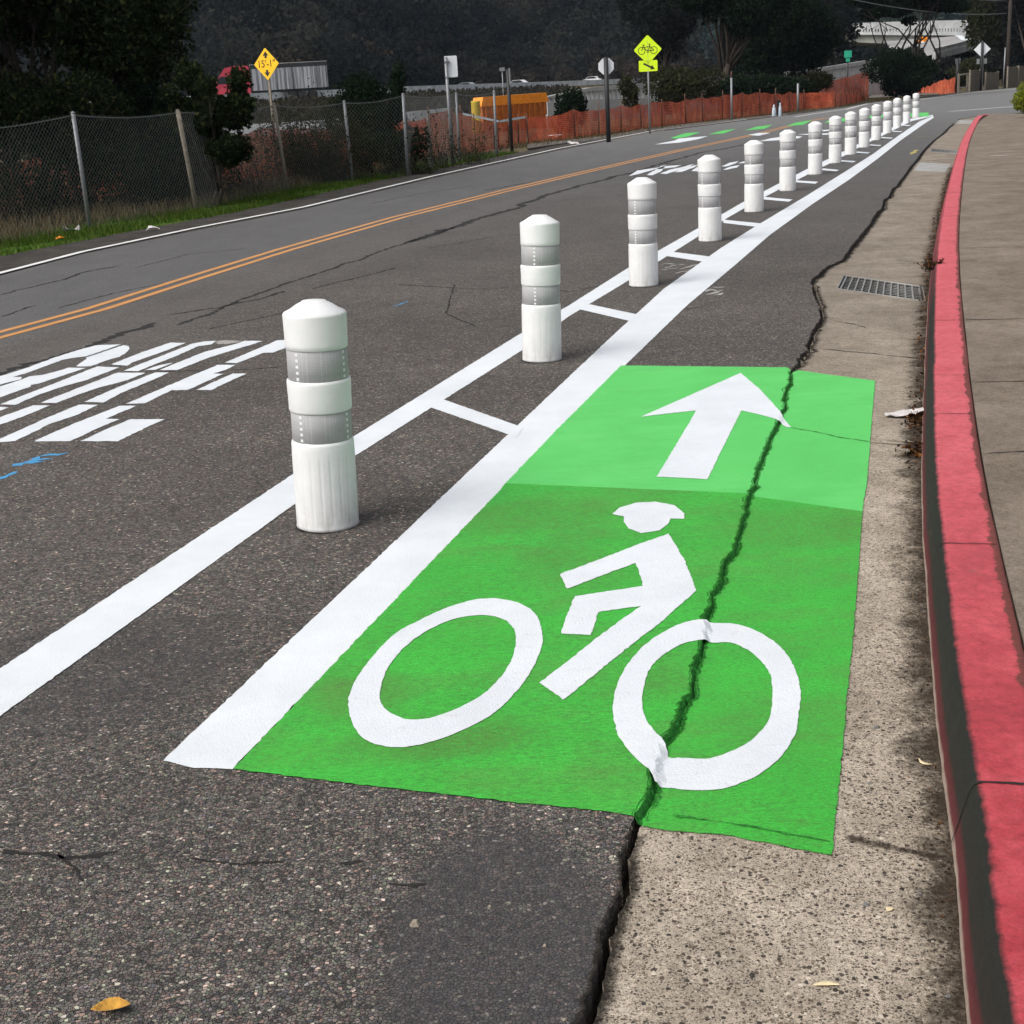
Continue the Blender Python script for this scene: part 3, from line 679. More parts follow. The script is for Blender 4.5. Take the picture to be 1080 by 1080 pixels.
mb = MB(); mb.add(vs, [(k*6+q, (k+1)*6+q, (k+1)*6+q+1, k*6+q+1) for k in range(nseg-1) for q in range(5)], 0, True)
pj = mb.build('painted_joint', M['green_dark'], road); pj['label'] = 'dark green ragged crack running through the bike lane paint'
# white symbols
D = lambda o, s, pts: [(o[0]+x/s, o[1]+y/s) for x, y in pts]
mark('direction_arrow', D((540,360), 2.571, [(620,88),(350,207),(425,198),(500,190),(450,275),(393,370),(460,373),(530,377),(575,285),(622,190),(672,201),(715,213),(745,229),(757,229),(740,210),(725,190),(675,135)]), M['whitesym'], z=.0055, label='white straight-ahead arrow on the light green panel', grid=.02, step=.015, parent=pan_up)
mark('rider_helmet', D((540,360), 2.571, [(272,472),(290,455),(335,441),(390,438),(440,448),(468,470),(466,485),(430,484),(425,498),(400,516),(350,524),(315,510),(303,492),(303,478)]), M['whitesym'], z=.0055, label='white helmeted head of the painted rider', step=.012, amp=.0009, parent=pan_low)
mark('rider_body', D((540,360), 2.571, [(425,525),(448,562),(470,600),(500,680),(410,760),(270,870),(140,977),(75,930),(160,865),(240,800),(350,722),(235,737),(215,800),(133,797),(150,745),(170,695),(270,680),(355,667),(345,630),(335,605),(240,640),(150,675),(130,635),(250,590),(340,555)]), M['whitesym'], z=.0055, label='white angular body, arms and legs of the painted rider', step=.015, parent=pan_low)
wo = [(75,600),(96,540),(130,480),(200,390),(290,300),(400,240),(520,185),(640,148),(700,142),(760,142),(860,165),(930,215),(955,280),(960,350),(930,430),(870,530),(790,620),(700,690),(590,745),(470,790),(350,818),(250,818),(160,790),(110,740),(85,680)]
wi = [(218,590),(230,520),(260,450),(320,375),(400,310),(500,255),(600,225),(700,218),(780,235),(830,280),(838,340),(820,420),(770,500),(700,570),(610,625),(520,665),(420,692),(330,690),(260,660),(225,620)]
mark('bicycle_wheel', D((350,600), 4.32, wo), M['whitesym'], z=.0055, label='left white wheel ring of the painted bicycle', holes=[D((350,600), 4.32, wi)], step=.012, amp=.0009, smooth_=True, parent=pan_low)
ro = [(118,480),(130,410),(165,320),(220,240),(300,165),(400,105),(480,75),(545,66),(620,68),(690,70),(780,95),(870,145),(940,210),(990,300),(1010,400),(1000,500),(985,590),(930,680),(860,750),(760,810),(640,850),(520,858),(430,852),(370,845),(340,850),(315,830),(300,790),(230,730),(150,630),(125,550)]
ri = [(258,440),(275,350),(310,280),(380,220),(460,180),(530,165),(600,160),(680,160),(760,195),(820,245),(865,310),(877,390),(870,480),(850,540),(790,610),(720,655),(640,690),(560,710),(470,705),(390,705),(380,680),(350,630),(300,580),(265,510)]
mark('bicycle_wheel', D((620,640), 4.5, ro), M['whitesym'], z=.0055, label='right white wheel ring of the painted bicycle, crossing the crack', holes=[D((620,640), 4.5, ri)], step=.012, amp=.0009, smooth_=True, grid=.02, parent=pan_low)
# faint joints showing through the paint
pline([(834,449.5),(860,454),(890,460),(917,464)], .006, 'paint_joint', M['green_dark'], jit=.003, step=.02, z=.006, zf=lambda x, y: GZ+.006)
pline([(708,856),(750,862),(800,869),(850,879),(876,884)], .006, 'paint_joint', M['green_dark'], jit=.002, step=.02, z=.006, zf=lambda x, y: GZ+.006)

# cracks
def crackline(px, w, j=.012, parent=None, z=.0015, zf=None): return pline(px, w, 'crack', M['crack'], z=z, jit=j, step=(.012 if px[0][1] > 600 else .04), parent=parent, zf=zf)
for q, w in (([(-30,405),(0,394.4),(60,376),(111,359.7),(140,350),(166.7,340.3)], .05), ([(180,343),(215,332),(244,322),(278,314),(300,307)], .028), ([(178,333),(205,328),(233,322.8),(278,307),(300,298.6),(360,280),(420,259),(480,239.5)], .025),
             ([(430,256),(480,239),(540,220),(575,207),(610,196),(640,189),(665,182.5)], .075), ([(665,182.5),(700,172),(740,161),(790,152)], .06), ([(0,311),(20.8,305.6),(45,300),(69.4,294.4),(80.6,289),(105.6,284),(127.8,280.6)], .022),
             ([(0,334.7),(16.7,329),(36,322)], .02), ([(510,201),(535,196.5),(560,192.5)], .03), ([(0,899),(52,902),(93,903),(124,898)], .007), ([(409.5,931),(430,934),(451,933)], .006), ([(358,909.6),(371,910),(384,908)], .005),
             ([(168,391.8),(240,390.7),(300,387)], .009), ([(140,283),(200,268),(260,262)], .012), ([(333,213),(350,211),(365,210)], .02), ([(560,300),(600,308),(640,300)], .01), ([(420,300),(500,305),(545,303)], .01), ([(690,330),(760,322)], .008), ([(60,325),(120,309),(190,296)], .014), ([(220,347),(300,330),(360,322)], .012), ([(450,262),(520,250),(600,243)], .012), ([(60,900),(75,912),(88,930)], .005), ([(200,905),(250,912),(300,908)], .004), ([(480,300),(470,330),(500,345)], .008), ([(700,172),(735,176)], .03), ([(330,305),(420,282)], .016), ([(390,215),(450,203),(500,196)], .018)):
    crackline(q, w*(1.7 if q[0][1] < 420 else 1.5), j=min(.035, w*.9))
zg = lambda x, y: GZ+.0015
for q, w in (([(866.7,366),(920,371),(973,376.7)], .012), ([(943,273),(973,276)], .010), ([(883,336.7),(900,340),(915,344)], .012), ([(919,464),(945,466),(972,468)], .008), ([(935,205),(985,208)], .02), ([(975,168),(1003,171)], .02)):
    crackline(q, w, j=w*.8, parent=gut, zf=zg)
# concrete patches in the gutter
for q, lb in (([(970,171.5),(1003,173),(997,181.5),(963,180.2)], 'smooth grey concrete patch in the gutter'), ([(1008,126.5),(1030,127.2),(1025,131),(1004,130.2)], 'small grey concrete patch at the far end of the gutter')):
    o = fillpoly('concrete_patch', [[G(x, y, GZ) for x, y in q]], M['patch'], gut, z=GZ+.002); o['label'] = lb
# grit washed along the foot of the curb and along the open gutter joint: ragged see-through edge
def gritmat(nm='gutter_grit', cols=((.022, .016, .011), (.06, .045, .032), (.16, .12, .09)), a0=.42, a1=.60, amt=.85, sc1=70):
    q = NT(nm); sp = q.n('ShaderNodeSeparateXYZ'); q.l(q.co.outputs['UV'], sp.inputs[0])
    nz = q.math('ADD', q.math('MULTIPLY', q.noise(sc1, 5, .8), .55), q.math('MULTIPLY', q.noise(6, 5, .7), .6))
    al = q.mr(q.math('SUBTRACT', nz, q.math('MULTIPLY', sp.outputs[1], .42)), a0, a1)
    cc = q.ramp(q.noise(160, 3, .7), [(.35, cols[0]), (.6, cols[1]), (.75, cols[2])])
    tr = q.n('ShaderNodeBsdfTransparent'); mx = q.n('ShaderNodeMixShader'); q.fin(cc, .97, q.bump(q.noise(120, 4, .7), .006), .1)
    q.l(q.math('MULTIPLY', al, amt), mx.inputs[0]); q.l(tr.outputs[0], mx.inputs[1]); q.l(q.b.outputs[0], mx.inputs[2]); q.l(mx.outputs[0], q.t.nodes['Material Output'].inputs[0]); return q.m
BR0 = .1240
M['grit'] = gritmat(a0=.36, a1=.58)
M['halo_green'] = gritmat('green_grime', ((.008, .07, .008), (.02, .14, .015), (.03, .20, .02)), .40, .62, .95, 120)
M['halo_black'] = gritmat('joint_grime_foot_shade', ((.014, .012, .010), (.03, .026, .021), (.07, .055, .042)), .34, .58, .9, 90)  # joint dirt; also colours the painted contact shade round the bollards
def grit(line, wl_, wr_, label, zz=GZ+.0022, mat='grit', par=None):
    k = 7; offs = [offset(line, -wl_+(wl_+wr_)*j_/k) for j_ in range(k+1)]; vs = []; uv = []
    for i_ in range(len(line)):
        e = min(i_, len(line)-1-i_); ef = max(0, 1-e/4)
        for j_ in range(k+1):
            o_2 = -wl_+(wl_+wr_)*j_/k; vs.append((offs[j_][i_][0], offs[j_][i_][1], zz)); uv.append((0, max(ef, abs(o_2)/(wl_ if o_2 < 0 else max(wr_, 1e-3)))))
    fs = [(i_*(k+1)+j_, (i_+1)*(k+1)+j_, (i_+1)*(k+1)+j_+1, i_*(k+1)+j_+1) for i_ in range(len(line)-1) for j_ in range(k)]
    me = bpy.data.meshes.new('grit'); me.from_pydata(vs, [], fs); me.materials.append(M[mat]); ul = me.uv_layers.new(name='UVMap'); li = np.zeros(len(me.loops), dtype=np.int32); me.loops.foreach_get('vertex_index', li); ul.data.foreach_set('uv', np.array(uv, dtype=np.float32)[li].ravel())
    o = link(bpy.data.objects.new('grit', me), par or gut); o['label'] = label
i0 = nearest(CBf, G(1018, 1060, GZ)); i1 = nearest(CBf, G(1005, 176, GZ))
grit(CBf[max(0, i0-12):i1], .19, .0, 'dark grit washed along the foot of the curb')
grit(resample([G(x, y, GZ) for x, y in [(880,882),(915,889),(950,897),(1004,908)]], .012), .03, .03, 'dark grit filling the gutter joint below the green panel', GZ+.003)
grit(resample([G(x, y, GZ) for x, y in [(930,465),(950,466),(972,468)]], .012), .03, .03, 'grit filling the gutter joint beside the paper scrap', GZ+.003)
grit(EL[gi0+2:gi1-1], .022, .0, 'dark grime on the paint left of the crack', .0047, 'halo_green', road)
grit(ER[gi0+2:gi1-1], .0, .022, 'dark grime on the paint right of the crack', GZ+.0047, 'halo_green', road)
grit(ER[:gi0-1], .0, .05, 'dark grime on the concrete beside the open joint', GZ+.0023, 'halo_black')
grit(ER[gi1+1:], .0, .06, 'dark grime on the concrete beside the far joint', GZ+.0023, 'halo_black')
grit(EL[:gi0-1], .018, .0, 'dark grime on the asphalt beside the open joint', .0018, 'halo_black', road)
for bq in ((347,562),(572,383),(679,303),(749,255),(795.3,224),(830.7,201.7)):  # contact shade at the bollard feet, painted on the road as dark rings
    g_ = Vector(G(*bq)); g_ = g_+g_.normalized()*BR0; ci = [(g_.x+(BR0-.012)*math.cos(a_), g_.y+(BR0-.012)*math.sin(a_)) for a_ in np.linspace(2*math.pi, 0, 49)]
    grit(ci, .055, .0, 'contact shade painted on the asphalt round a bollard foot', .0019, 'halo_black', road)
# sidewalk joints and marks
SZ = .148
for q in ([(1013,337.5),(1080,336)], [(1016,192.7),(1080,191.5)], [(1012,262),(1080,260)], [(1023,403),(1200,400)], [(1040,478),(1200,470)]):
    ln = [G(x, y, SZ) for x, y in q]; o = pline(ln, .012, 'joint', M['crack'], world=True, jit=.003, step=.05, parent=walk, zf=lambda x, y: SZ)
for q, w in (([(1031,165.2),(1050,164.2),(1073,163)], .055), ([(1024,149.2),(1033,148.6)], .06), ([(1033,148.6),(1060,147.5)], .03)):
    ln = [G(x, y, SZ) for x, y in q]; o = pline(ln, w, 'paint_stroke', M['whiteold'] if w > .04 else M['chalk'], world=True, jit=.004, step=.1, parent=walk, zf=lambda x, y: SZ)
# curb joints
for (x0, y0, w) in ((1031, 821, .008), (1004, 628, .0), (990, 395, .006), (987, 338, .006), (992, 437, .005), (1010, 575, .006), (1000, 228, .02), (1005, 203, .02)):
    if w == 0: continue
    i = nearest(CBf, G(x0, y0, .15)); p = CBf[i]; t = (Vector(CBf[i+3])-Vector(CBf[i-3])).normalized(); nn = Vector((t.y, -t.x))
    mb = MB(); 
    P0 = [(.0, .0), (.0185, .07), (.0285, .11), (.0355, .133), (.0425, .144), (.051, .1500), (.066, .1515), (.12, .1515), (.17, .1515), (.214, .1505)]
    vs = []
    for k, (o2, zz) in enumerate(P0):
        ww = w/2*(1+random.uniform(-.5, .5)); sft = random.gauss(0, w*.3)
        for sg in (-1, 1): q = Vector(p)+nn*(o2-.002)+t*(sg*ww+sft); vs.append((q.x, q.y, zz+.001))
    mb.add(vs, [(2*k, 2*k+1, 2*k+3, 2*k+2) for k in range(len(P0)-1)]); mb.build('curb_joint', M['crack'], curb)

# ------------------------------------------------------------------ drain grates
def grate(hole, nb, label):
    h = [Vector((x, y, GZ)) for x, y in hole]; c = sum(h, Vector())/4
    t = empty('drain_grate', (c.x, c.y, GZ), 0, label=label, cat='drain grate', group='drain grates in the gutter')
    l = [v-c for v in h]; 
    def bil(u, v): return l[0]*(1-u)*(1-v)+l[1]*u*(1-v)+l[2]*u*v+l[3]*(1-u)*v
    mb = MB()
    for i in range(4):
        a, b = l[i], l[(i+1) % 4]; mb.tube([a+Vector((0, 0, -.003)), b+Vector((0, 0, -.003))], .008, 4)
    mb.build('frame', M['grate'], t)
    mb = MB()
    for k in range(nb):
        u = (k+.5)/nb; a = bil(u, .02); b = bil(u, .98); d = (b-a).normalized(); s = Vector((d.y, -d.x, 0))*.0055
        vs = [a-s, a+s, b+s, b-s]; vs = [v+Vector((0, 0, .0)) for v in vs]+[v+Vector((0, 0, -.03)) for v in vs]
        mb.add(vs, [(0, 1, 2, 3), (0, 4, 5, 1), (1, 5, 6, 2), (2, 6, 7, 3), (3, 7, 4, 0)])
    for k in range(1, 9):
        v_ = k/9; a = bil(.01, v_)+Vector((0, 0, -.010)); b = bil(.99, v_)+Vector((0, 0, -.010)); mb.tube([a, b], .003, 4)
    mb.build('bars', M['grate'], t)
    mb = MB(); dz = Vector((0, 0, -.07)); mb.add([v for v in l]+[v+dz for v in l], [(4, 5, 6, 7), (0, 1, 5, 4), (1, 2, 6, 5), (2, 3, 7, 6), (3, 0, 4, 7)]); mb.build('pit', M['pit'], t)
grate(hole1, 12, 'black iron drain grate with pale bars nearest the camera')
grate(hole2, 11, 'small distant drain grate far up the gutter')

# ------------------------------------------------------------------ bollards
BH = .9; BR = .1240
def flute_body(mb, prof, n=72):
    vs = []; 
    for r, z, fl in prof:
        for k in range(n):
            a = 2*math.pi*k/n; g = fl*.0022*max(0, math.cos(a*20))**7
            vs.append(((r-g)*math.cos(a), (r-g)*math.sin(a), z))
    fs = [(i*n+k, i*n+(k+1) % n, (i+1)*n+(k+1) % n, (i+1)*n+k) for i in range(len(prof)-1) for k in range(n)]
    mb.add(vs, fs, 0, True)
def make_bollard():
    t = empty('bollard')
    mb = MB(); flute_body(mb, [(.0, 0, 0), (.118, 0, 0), (.126, .004, 0), (BR, .014, 0), (BR, .03, 0), (BR, .045, 1), (BR, .28, 1), (BR, .30, 0), (BR-.001, .325, 0), (BR-.001, .345, 0), (BR-.004, .356, 0), (BR-.007, .358, 0), (.10, .358, 0)], 160)
    mb.build('base_sleeve', M['plastic'], t)
    mb = MB(); mb.lathe([(.10, .474), (BR-.006, .474), (BR-.003, .476), (BR-.001, .482), (BR-.001, .53), (BR+.0005, .565), (BR+.001, .588), (BR-.001, .597), (BR-.007, .60), (.10, .60)], 64); mb.build('middle_sleeve', M['plastic'], t)
    mb = MB(); mb.lathe([(.10, .719), (BR-.006, .719), (BR-.003, .721), (BR-.003, .74), (BR-.001, .845), (BR-.0015, .851), (BR-.006, .857), (BR-.03, .869), (.072, .884), (.058, .8915), (.050, .8945), (.046, .899), (.02, .900), (.001, .90)], 64)
    mb.build('cap', M['plastic'], t)
    for z0, z1 in ((.358, .474), (.60, .719)):
        mb = MB(); mb.lathe([(BR-.0075, z0), (BR-.0062, z0+.001), (BR-.0062, z1-.001), (BR-.0075, z1)], 64)
        for ca in (235, 335, 55, 155):
            for k in range(5):
                a = R(ca); zc = z0+.012+k*(z1-z0-.024)/4; r0 = BR-.0059; w = .0125/r0; hh = .0055
                mb.add([(r0*math.cos(a-w/2), r0*math.sin(a-w/2), zc-hh), (r0*math.cos(a+w/2), r0*math.sin(a+w/2), zc-hh), (r0*math.cos(a+w/2), r0*math.sin(a+w/2), zc+hh), (r0*math.cos(a-w/2), r0*math.sin(a-w/2), zc+hh)], [(0, 1, 2, 3)], 1)
        mb.build('reflective_band', [M['band'], M['plastic']], t)
    return t
B = [(347,562,333,318),(572,383,569.5,227),(679,303,677,185.5),(749,255,748,162),(795.3,224,795.3,147),(830.7,201.7,831,136.7),(859.7,184.3,859.7,129),(880.7,172.3,881,123),(897,163.3,897,119),(911.3,155.7,911.5,115),(924,148,924,110.7),(935.7,140.7,936,106.7),(946,134.3,946,102.7),(956,129.3,956.5,99.3),(965.7,124.3,966,97.7)]
labs = ['nearest and largest white bollard with two grey bands, left of the green panel', 'second white bollard from the camera, base fluted, beside the second ladder bar', 'third white bollard from the camera, right after the pair nearest',
        'fourth white bollard from the camera', 'fifth white bollard from the camera', 'sixth white bollard from the camera', 'seventh white bollard from the camera', 'eighth bollard, middle one of the row of fifteen', 'eighth bollard from the far end, just beyond the middle one',
        'sixth bollard from the far end of the row', 'fifth bollard from the far end of the row', 'fourth bollard from the far end of the row', 'third bollard from the far end of the row', 'last bollard but one at the far end of the row', 'farthest and smallest white bollard at the far tip of the buffer']
labs[8] = 'seventh bollard from the far end, just beyond the middle one'
proto = make_bollard()
for i, (bx, by, tx, ty) in enumerate(B):
    if i == 0: t = proto
    else:
        t = proto.copy(); link(t)
        for ch in proto.children: c = ch.copy(); link(c, t)
    g = Vector(G(bx, by)); g = g+g.normalized()*BR
    t.location = (g.x, g.y, .0)
    p0 = proj((g.x, g.y, BH)); dxp = (tx-p0[0]); dd = (Vector((g.x, g.y, BH))-CAM).dot(Fv)
    lean = math.atan2(max(-.03, min(.03, dxp*dd/FPX)), BH)
    if i > 2: lean *= .4
    t.rotation_euler = (R(random.uniform(-.3, .3)), lean, (0 if i == 0 else -math.atan2(g.x, g.y)+random.uniform(-.35, .35)))
    tag(t, labs[i], 'bollard', 'white bollards with grey bands along the buffer')

# ------------------------------------------------------------------ foliage
def leafmesh(name, P, size, mat, parent, tone=None, asp=.55, up=.0, rs=None):
    rs = rs or rng; n = len(P)
    a = rs.normal(size=(n, 3)); a[:, 2] *= (1-up); a /= np.linalg.norm(a, axis=1)[:, None]
    b = rs.normal(size=(n, 3)); b -= (b*a).sum(1)[:, None]*a; b /= np.linalg.norm(b, axis=1)[:, None]
    s = (size*rs.uniform(.6, 1.35, n))[:, None]
    V = np.stack([P-a*s, P-b*s*asp, P+a*s, P+b*s*asp], 1).reshape(-1, 3)
    quads(name, V, mat, parent, rs.random(n)**1.4 if tone is None else tone)
    return col.objects[-1]
def quads(name, V, mat, parent, tone):
    n = len(V)//4; me = bpy.data.meshes.new(name)
    me.vertices.add(4*n); me.vertices.foreach_set('co', V.astype(np.float32).ravel())
    me.loops.add(4*n); me.loops.foreach_set('vertex_index', np.arange(4*n, dtype=np.int32))
    me.polygons.add(n); me.polygons.foreach_set('loop_start', np.arange(0, 4*n, 4, dtype=np.int32)); me.polygons.foreach_set('loop_total', np.full(n, 4, dtype=np.int32))
    at = me.attributes.new('tone', 'FLOAT', 'FACE'); at.data.foreach_set('value', np.asarray(tone, dtype=np.float32))
    me.materials.append(mat); me.update(calc_edges=True)
    return link(bpy.data.objects.new(name, me), parent)
def cloud(blobs, n, rs, shell=.55):
    """points in a set of lumpy ellipsoids (cx,cy,cz,rx,ry,rz)"""
    B_ = np.array(blobs); w = (B_[:, 3]*B_[:, 4]*B_[:, 5])**.75; idx = rs.choice(len(B_), n, p=w/w.sum())
    d = rs.normal(size=(n, 3)); d /= np.linalg.norm(d, axis=1)[:, None]
    r = shell+(1-shell)*rs.random(n)**.6
    r *= 1+.16*np.sin(d[:, 0]*7+idx*1.7)*np.sin(d[:, 2]*6+idx)+.10*np.sin(d[:, 1]*13+idx)
    return B_[idx, :3]+d*r[:, None]*B_[idx, 3:6]
def tree(name, base, height, crown, seed, leaf, nleaf, lsize, label, cat='tree', group=None, stems=1, spread=.5, trunk_r=.16, blobs=14, crown_z=.45, bark='bark', lumpy=.33, flat=.8, open_=False):
    rs = np.random.default_rng(seed); t = empty(name, (base[0], base[1], base[2] if len(base) > 2 else -.08), 0, label=label, cat=cat, group=group)
    rx, ry = crown; cz = height*(.5+crown_z/2); rz = height*(1-crown_z)/2
    bl = []
    for k in range(blobs):
        d = rs.normal(size=3); d /= np.linalg.norm(d); rr_ = rs.random()**.5*.75
        q = lumpy*rs.uniform(.65, 1.35)
        bl.append((d[0]*rx*rr_, d[1]*ry*rr_, cz+d[2]*rz*rr_, rx*q, ry*q, rz*q*flat*1.25))
    mb = MB()
    for s in range(stems):
        b0 = Vector((rs.normal()*.12*stems*trunk_r*3, rs.normal()*.12*stems*trunk_r*3, 0))
        tgt = [bl[i] for i in rs.choice(len(bl), max(2, min(len(bl), int(9/stems)+2)), replace=False)]
        fk = Vector((b0.x+rs.normal()*.06*height*spread, b0.y+rs.normal()*.06*height*spread, height*crown_z*rs.uniform(.5, .85)))
        mb.tube([b0, b0.lerp(fk, .5)+Vector((rs.normal()*.03*height*.3, 0, 0)), fk], [trunk_r, trunk_r*.8, trunk_r*.66], 8)
        for q in tgt:
            e = Vector(q[:3]); m1 = fk.lerp(e, .35)+Vector((rs.normal(), rs.normal(), rs.normal()*.5))*.05*height*.5; m2 = fk.lerp(e, .7)+Vector((rs.normal(), rs.normal(), rs.normal()))*.04*height*.5
            mb.tube([fk, m1, m2, e], [trunk_r*.55, trunk_r*.38, trunk_r*.22, trunk_r*.08], 6)
            for _ in range(2):
                e2 = e+Vector((rs.normal()*q[3]*.7, rs.normal()*q[4]*.7, rs.normal()*q[5]*.6)); mb.tube([m2, m2.lerp(e2, .5)+Vector((0, 0, .03*height*rs.normal()*.3)), e2], [trunk_r*.2, trunk_r*.12, trunk_r*.04], 5)
    mb.build('trunk', M[bark], t)
    P = cloud(bl, nleaf, rs, .35 if open_ else .5)
    P = P[P[:, 2] > .05]
    # stray sprays round the outline
    tone = np.clip(rs.random(len(P))**1.5*.8 + .25*(P[:, 2]-cz+rz)/(2*rz+1e-6)*rs.random(len(P)), 0, 1)
    leafmesh('crown', P, lsize, M[leaf], t, tone, rs=rs)
    return t
def atpx(x, y, Y): p = W(x, y, Y); return (p.x, p.y)
def brush(name, base, h, w, d, seed, ntw, label, leaf='leaf_dark', nleaf=2500, lsize=.035, cat='shrub', group=None, twr=.006, tw='twig'):
    """twiggy bush: fine upright stems plus leaves"""
    rs = np.random.default_rng(seed); t = empty(name, (base[0], base[1], -.08), 0, label=label, cat=cat, group=group)
    V = []; tone = []; tips = []
    for k in range(ntw):
        p = Vector((rs.normal()*w*.22, rs.normal()*d*.22, 0)); dr = Vector((rs.normal()*.35*w/h, rs.normal()*.35, 1)).normalized(); L_ = h*rs.uniform(.45, 1.05); seg = 6
        ang = rs.uniform(0, math.pi)
        for s in range(seg):
            q = p+dr*(L_/seg); r0 = twr*(1-s/seg)+.0015; r1 = twr*(1-(s+1)/seg)+.0015
            for an in (ang, ang+1.57):
                sd = Vector((math.cos(an), math.sin(an), 0)); V += [p-sd*r0, p+sd*r0, q+sd*r1, q-sd*r1]; tone.append(rs.random())
            if s > 0:
                e = q+Vector((rs.normal(), rs.normal(), rs.normal()*.6+.3))*L_*.14; sd = Vector((math.cos(ang), math.sin(ang), 0))*r1*.7
                V += [q-sd, q+sd, e+sd*.3, e-sd*.3]; tone.append(rs.random()); tips.append(e)
                tips.append(q)
            p = q; dr = (dr+Vector((rs.normal(), rs.normal(), rs.normal()*.3))*.16).normalized()
    quads('stems', np.array([tuple(v) for v in V]), M[tw], t, tone)
    if nleaf:
        T = np.array([tuple(v) for v in tips]); P = T[rs.integers(0, len(T), nleaf)]+rs.normal(size=(nleaf, 3))*h*.045; P = P[P[:, 2] > .02]
        leafmesh('foliage', P, lsize, M[leaf], t, rs=rs)
    return t

# big dark oaks at the left, behind the wire fence
def D3(p, d=(0, 0)): return (p[0]+d[0], p[1]+d[1])
tree('oak_tree', atpx(40,200,27.5), 7.6, (3.1, 2.6), 11, 'leaf_oak', 46000, .060, 'broad dark oak filling the upper left corner behind the wire fence', group=None, stems=3, trunk_r=.10, blobs=26, crown_z=.22, lumpy=.36)
tree('oak_tree', atpx(-130,200,25), 7.5, (2.6, 2.6), 12, 'leaf_oak', 22000, .060, 'dark oak cut off by the left edge of the picture', stems=2, trunk_r=.10, blobs=18, crown_z=.2)
tree('oak_tree', atpx(146,190,29), 6.2, (1.95, 1.9), 13, 'leaf_oak', 34000, .055, 'dark oak whose rounded right side stands before the red truck', stems=3, trunk_r=.08, blobs=18, crown_z=.30, lumpy=.38)
tree('small_tree', atpx(226,190,26.2), 2.95, (1.25, .8), 14, 'leaf_oak', 13500, .045, 'leafy young tree leaning over the fence beside the second pale post', cat='tree', stems=3, trunk_r=.03, blobs=30, crown_z=.16, lumpy=.17, open_=True)
brush('shrub', atpx(10,225,24.5), 1.9, 1.8, 1.0, 21, 60, 'tangle of dark bare stems behind the fence at the far left', nleaf=1200, twr=.012)
brush('shrub', atpx(80,220,25.5), 1.9, 1.8, 1.0, 22, 60, 'dark stems and low scrub right of the leftmost fence post', nleaf=2600, twr=.012)
brush('shrub', atpx(150,215,26.5), 1.6, 1.9, 1.0, 23, 70, 'dark low scrub under the oak crown before the leaning post', nleaf=4500, twr=.010)
brush('shrub', atpx(205,212,27.5), 1.2, 1.4, .8, 24, 50, 'dark leafy scrub at the foot of the leaning fence post', nleaf=4500, twr=.008)
tree('dark_shrub', atpx(95,205,26.5), 2.6, (1.3, .9), 51, 'leaf_oak', 17000, .05, 'dark leafy undergrowth below the oak, right of the leftmost post', cat='shrub', stems=4, trunk_r=.05, blobs=15, crown_z=.16, lumpy=.4)
tree('dark_shrub', atpx(165,205,27.5), 2.5, (1.2, .9), 52, 'leaf_dark', 13000, .05, 'dark leafy undergrowth left of the leaning fence post', cat='shrub', stems=4, trunk_r=.05, blobs=14, crown_z=.15, lumpy=.4)
tree('dark_shrub', atpx(205,205,27.6), 2.3, (.9, .8), 57, 'leaf_oak', 9000, .05, 'dark leafy branches behind the brown leaning fence post', cat='shrub', stems=3, trunk_r=.04, blobs=16, crown_z=.12, lumpy=.26, open_=True)
tree('dark_shrub', atpx(10,205,26), 2.7, (1.5, .9), 53, 'leaf_oak', 13000, .05, 'dark leafy undergrowth left of the leftmost fence post', cat='shrub', stems=4, trunk_r=.05, blobs=14, crown_z=.25, lumpy=.4)
brush('bare_bush', atpx(262,200,29.5), 1.5, 1.1, .6, 25, 70, 'thin bare twigs before the orange netting near the third fence post', nleaf=250)
brush('bare_bush', atpx(342,190,32.4), 1.95, 2.4, 1.2, 26, 300, 'grey twiggy bush left of the dense dark shrub', leaf='leaf_olive', nleaf=9000, lsize=.032)
tree('dark_shrub', atpx(392,180,34.6), 2.55, (1.0, .8), 27, 'leaf_dark', 20000, .04, 'dense dark upright shrub behind the fourth fence post', cat='shrub', stems=3, trunk_r=.03, blobs=14, crown_z=.03, lumpy=.42)
tree('dark_shrub', atpx(408,185,34.0), 1.4, (1.0, .6), 28, 'leaf_dark', 6000, .04, 'low dark skirt of leaves at the foot of the dense shrub', cat='shrub', stems=2, trunk_r=.02, blobs=10, crown_z=.03, lumpy=.42)
tree('sapling', atpx(426,165,38), 3.0, (.38, .35), 29, 'leaf_dark', 1700, .05, 'slim green sapling beside the fifth fence post', cat='tree', stems=1, trunk_r=.03, blobs=9, crown_z=.45, lumpy=.36)
brush('bare_bush', atpx(462,172,36), 1.6, .7, .5, 30, 50, 'sparse dead twigs at the foot of the grey sign post', nleaf=150)
brush('bare_bush', atpx(497,165,37), 1.1, 1.4, .8, 31, 60, 'dry stalks between the two thin wire-fence posts', nleaf=300, leaf='leaf_olive')
brush('bare_bush', atpx(440,178,33.5), .7, 1.5, .6, 32, 60, 'low dry weeds right of the fifth fence post', nleaf=300, leaf='leaf_olive')
tree('shrub', atpx(601,130,62), 2.3, (1.0, .8), 33, 'leaf_dark', 3500, .08, 'dark shrub standing against the orange bin', cat='shrub', stems=2, trunk_r=.04, blobs=9, crown_z=.03, lumpy=.45)
tree('shrub', atpx(664,125,66), 2.5, (.7, .6), 34, 'leaf_olive', 1500, .07, 'thin olive shrub behind the netting left of the lime sign', cat='shrub', stems=2, trunk_r=.03, blobs=7, crown_z=.1, open_=True)
tree('shrub', atpx(722,120,78), 3.3, (2.4, 1.6), 35, 'leaf_olive', 9000, .09, 'broad olive bush right of the lime bicycle sign', cat='shrub', stems=3, trunk_r=.05, blobs=14, crown_z=.05, lumpy=.4)
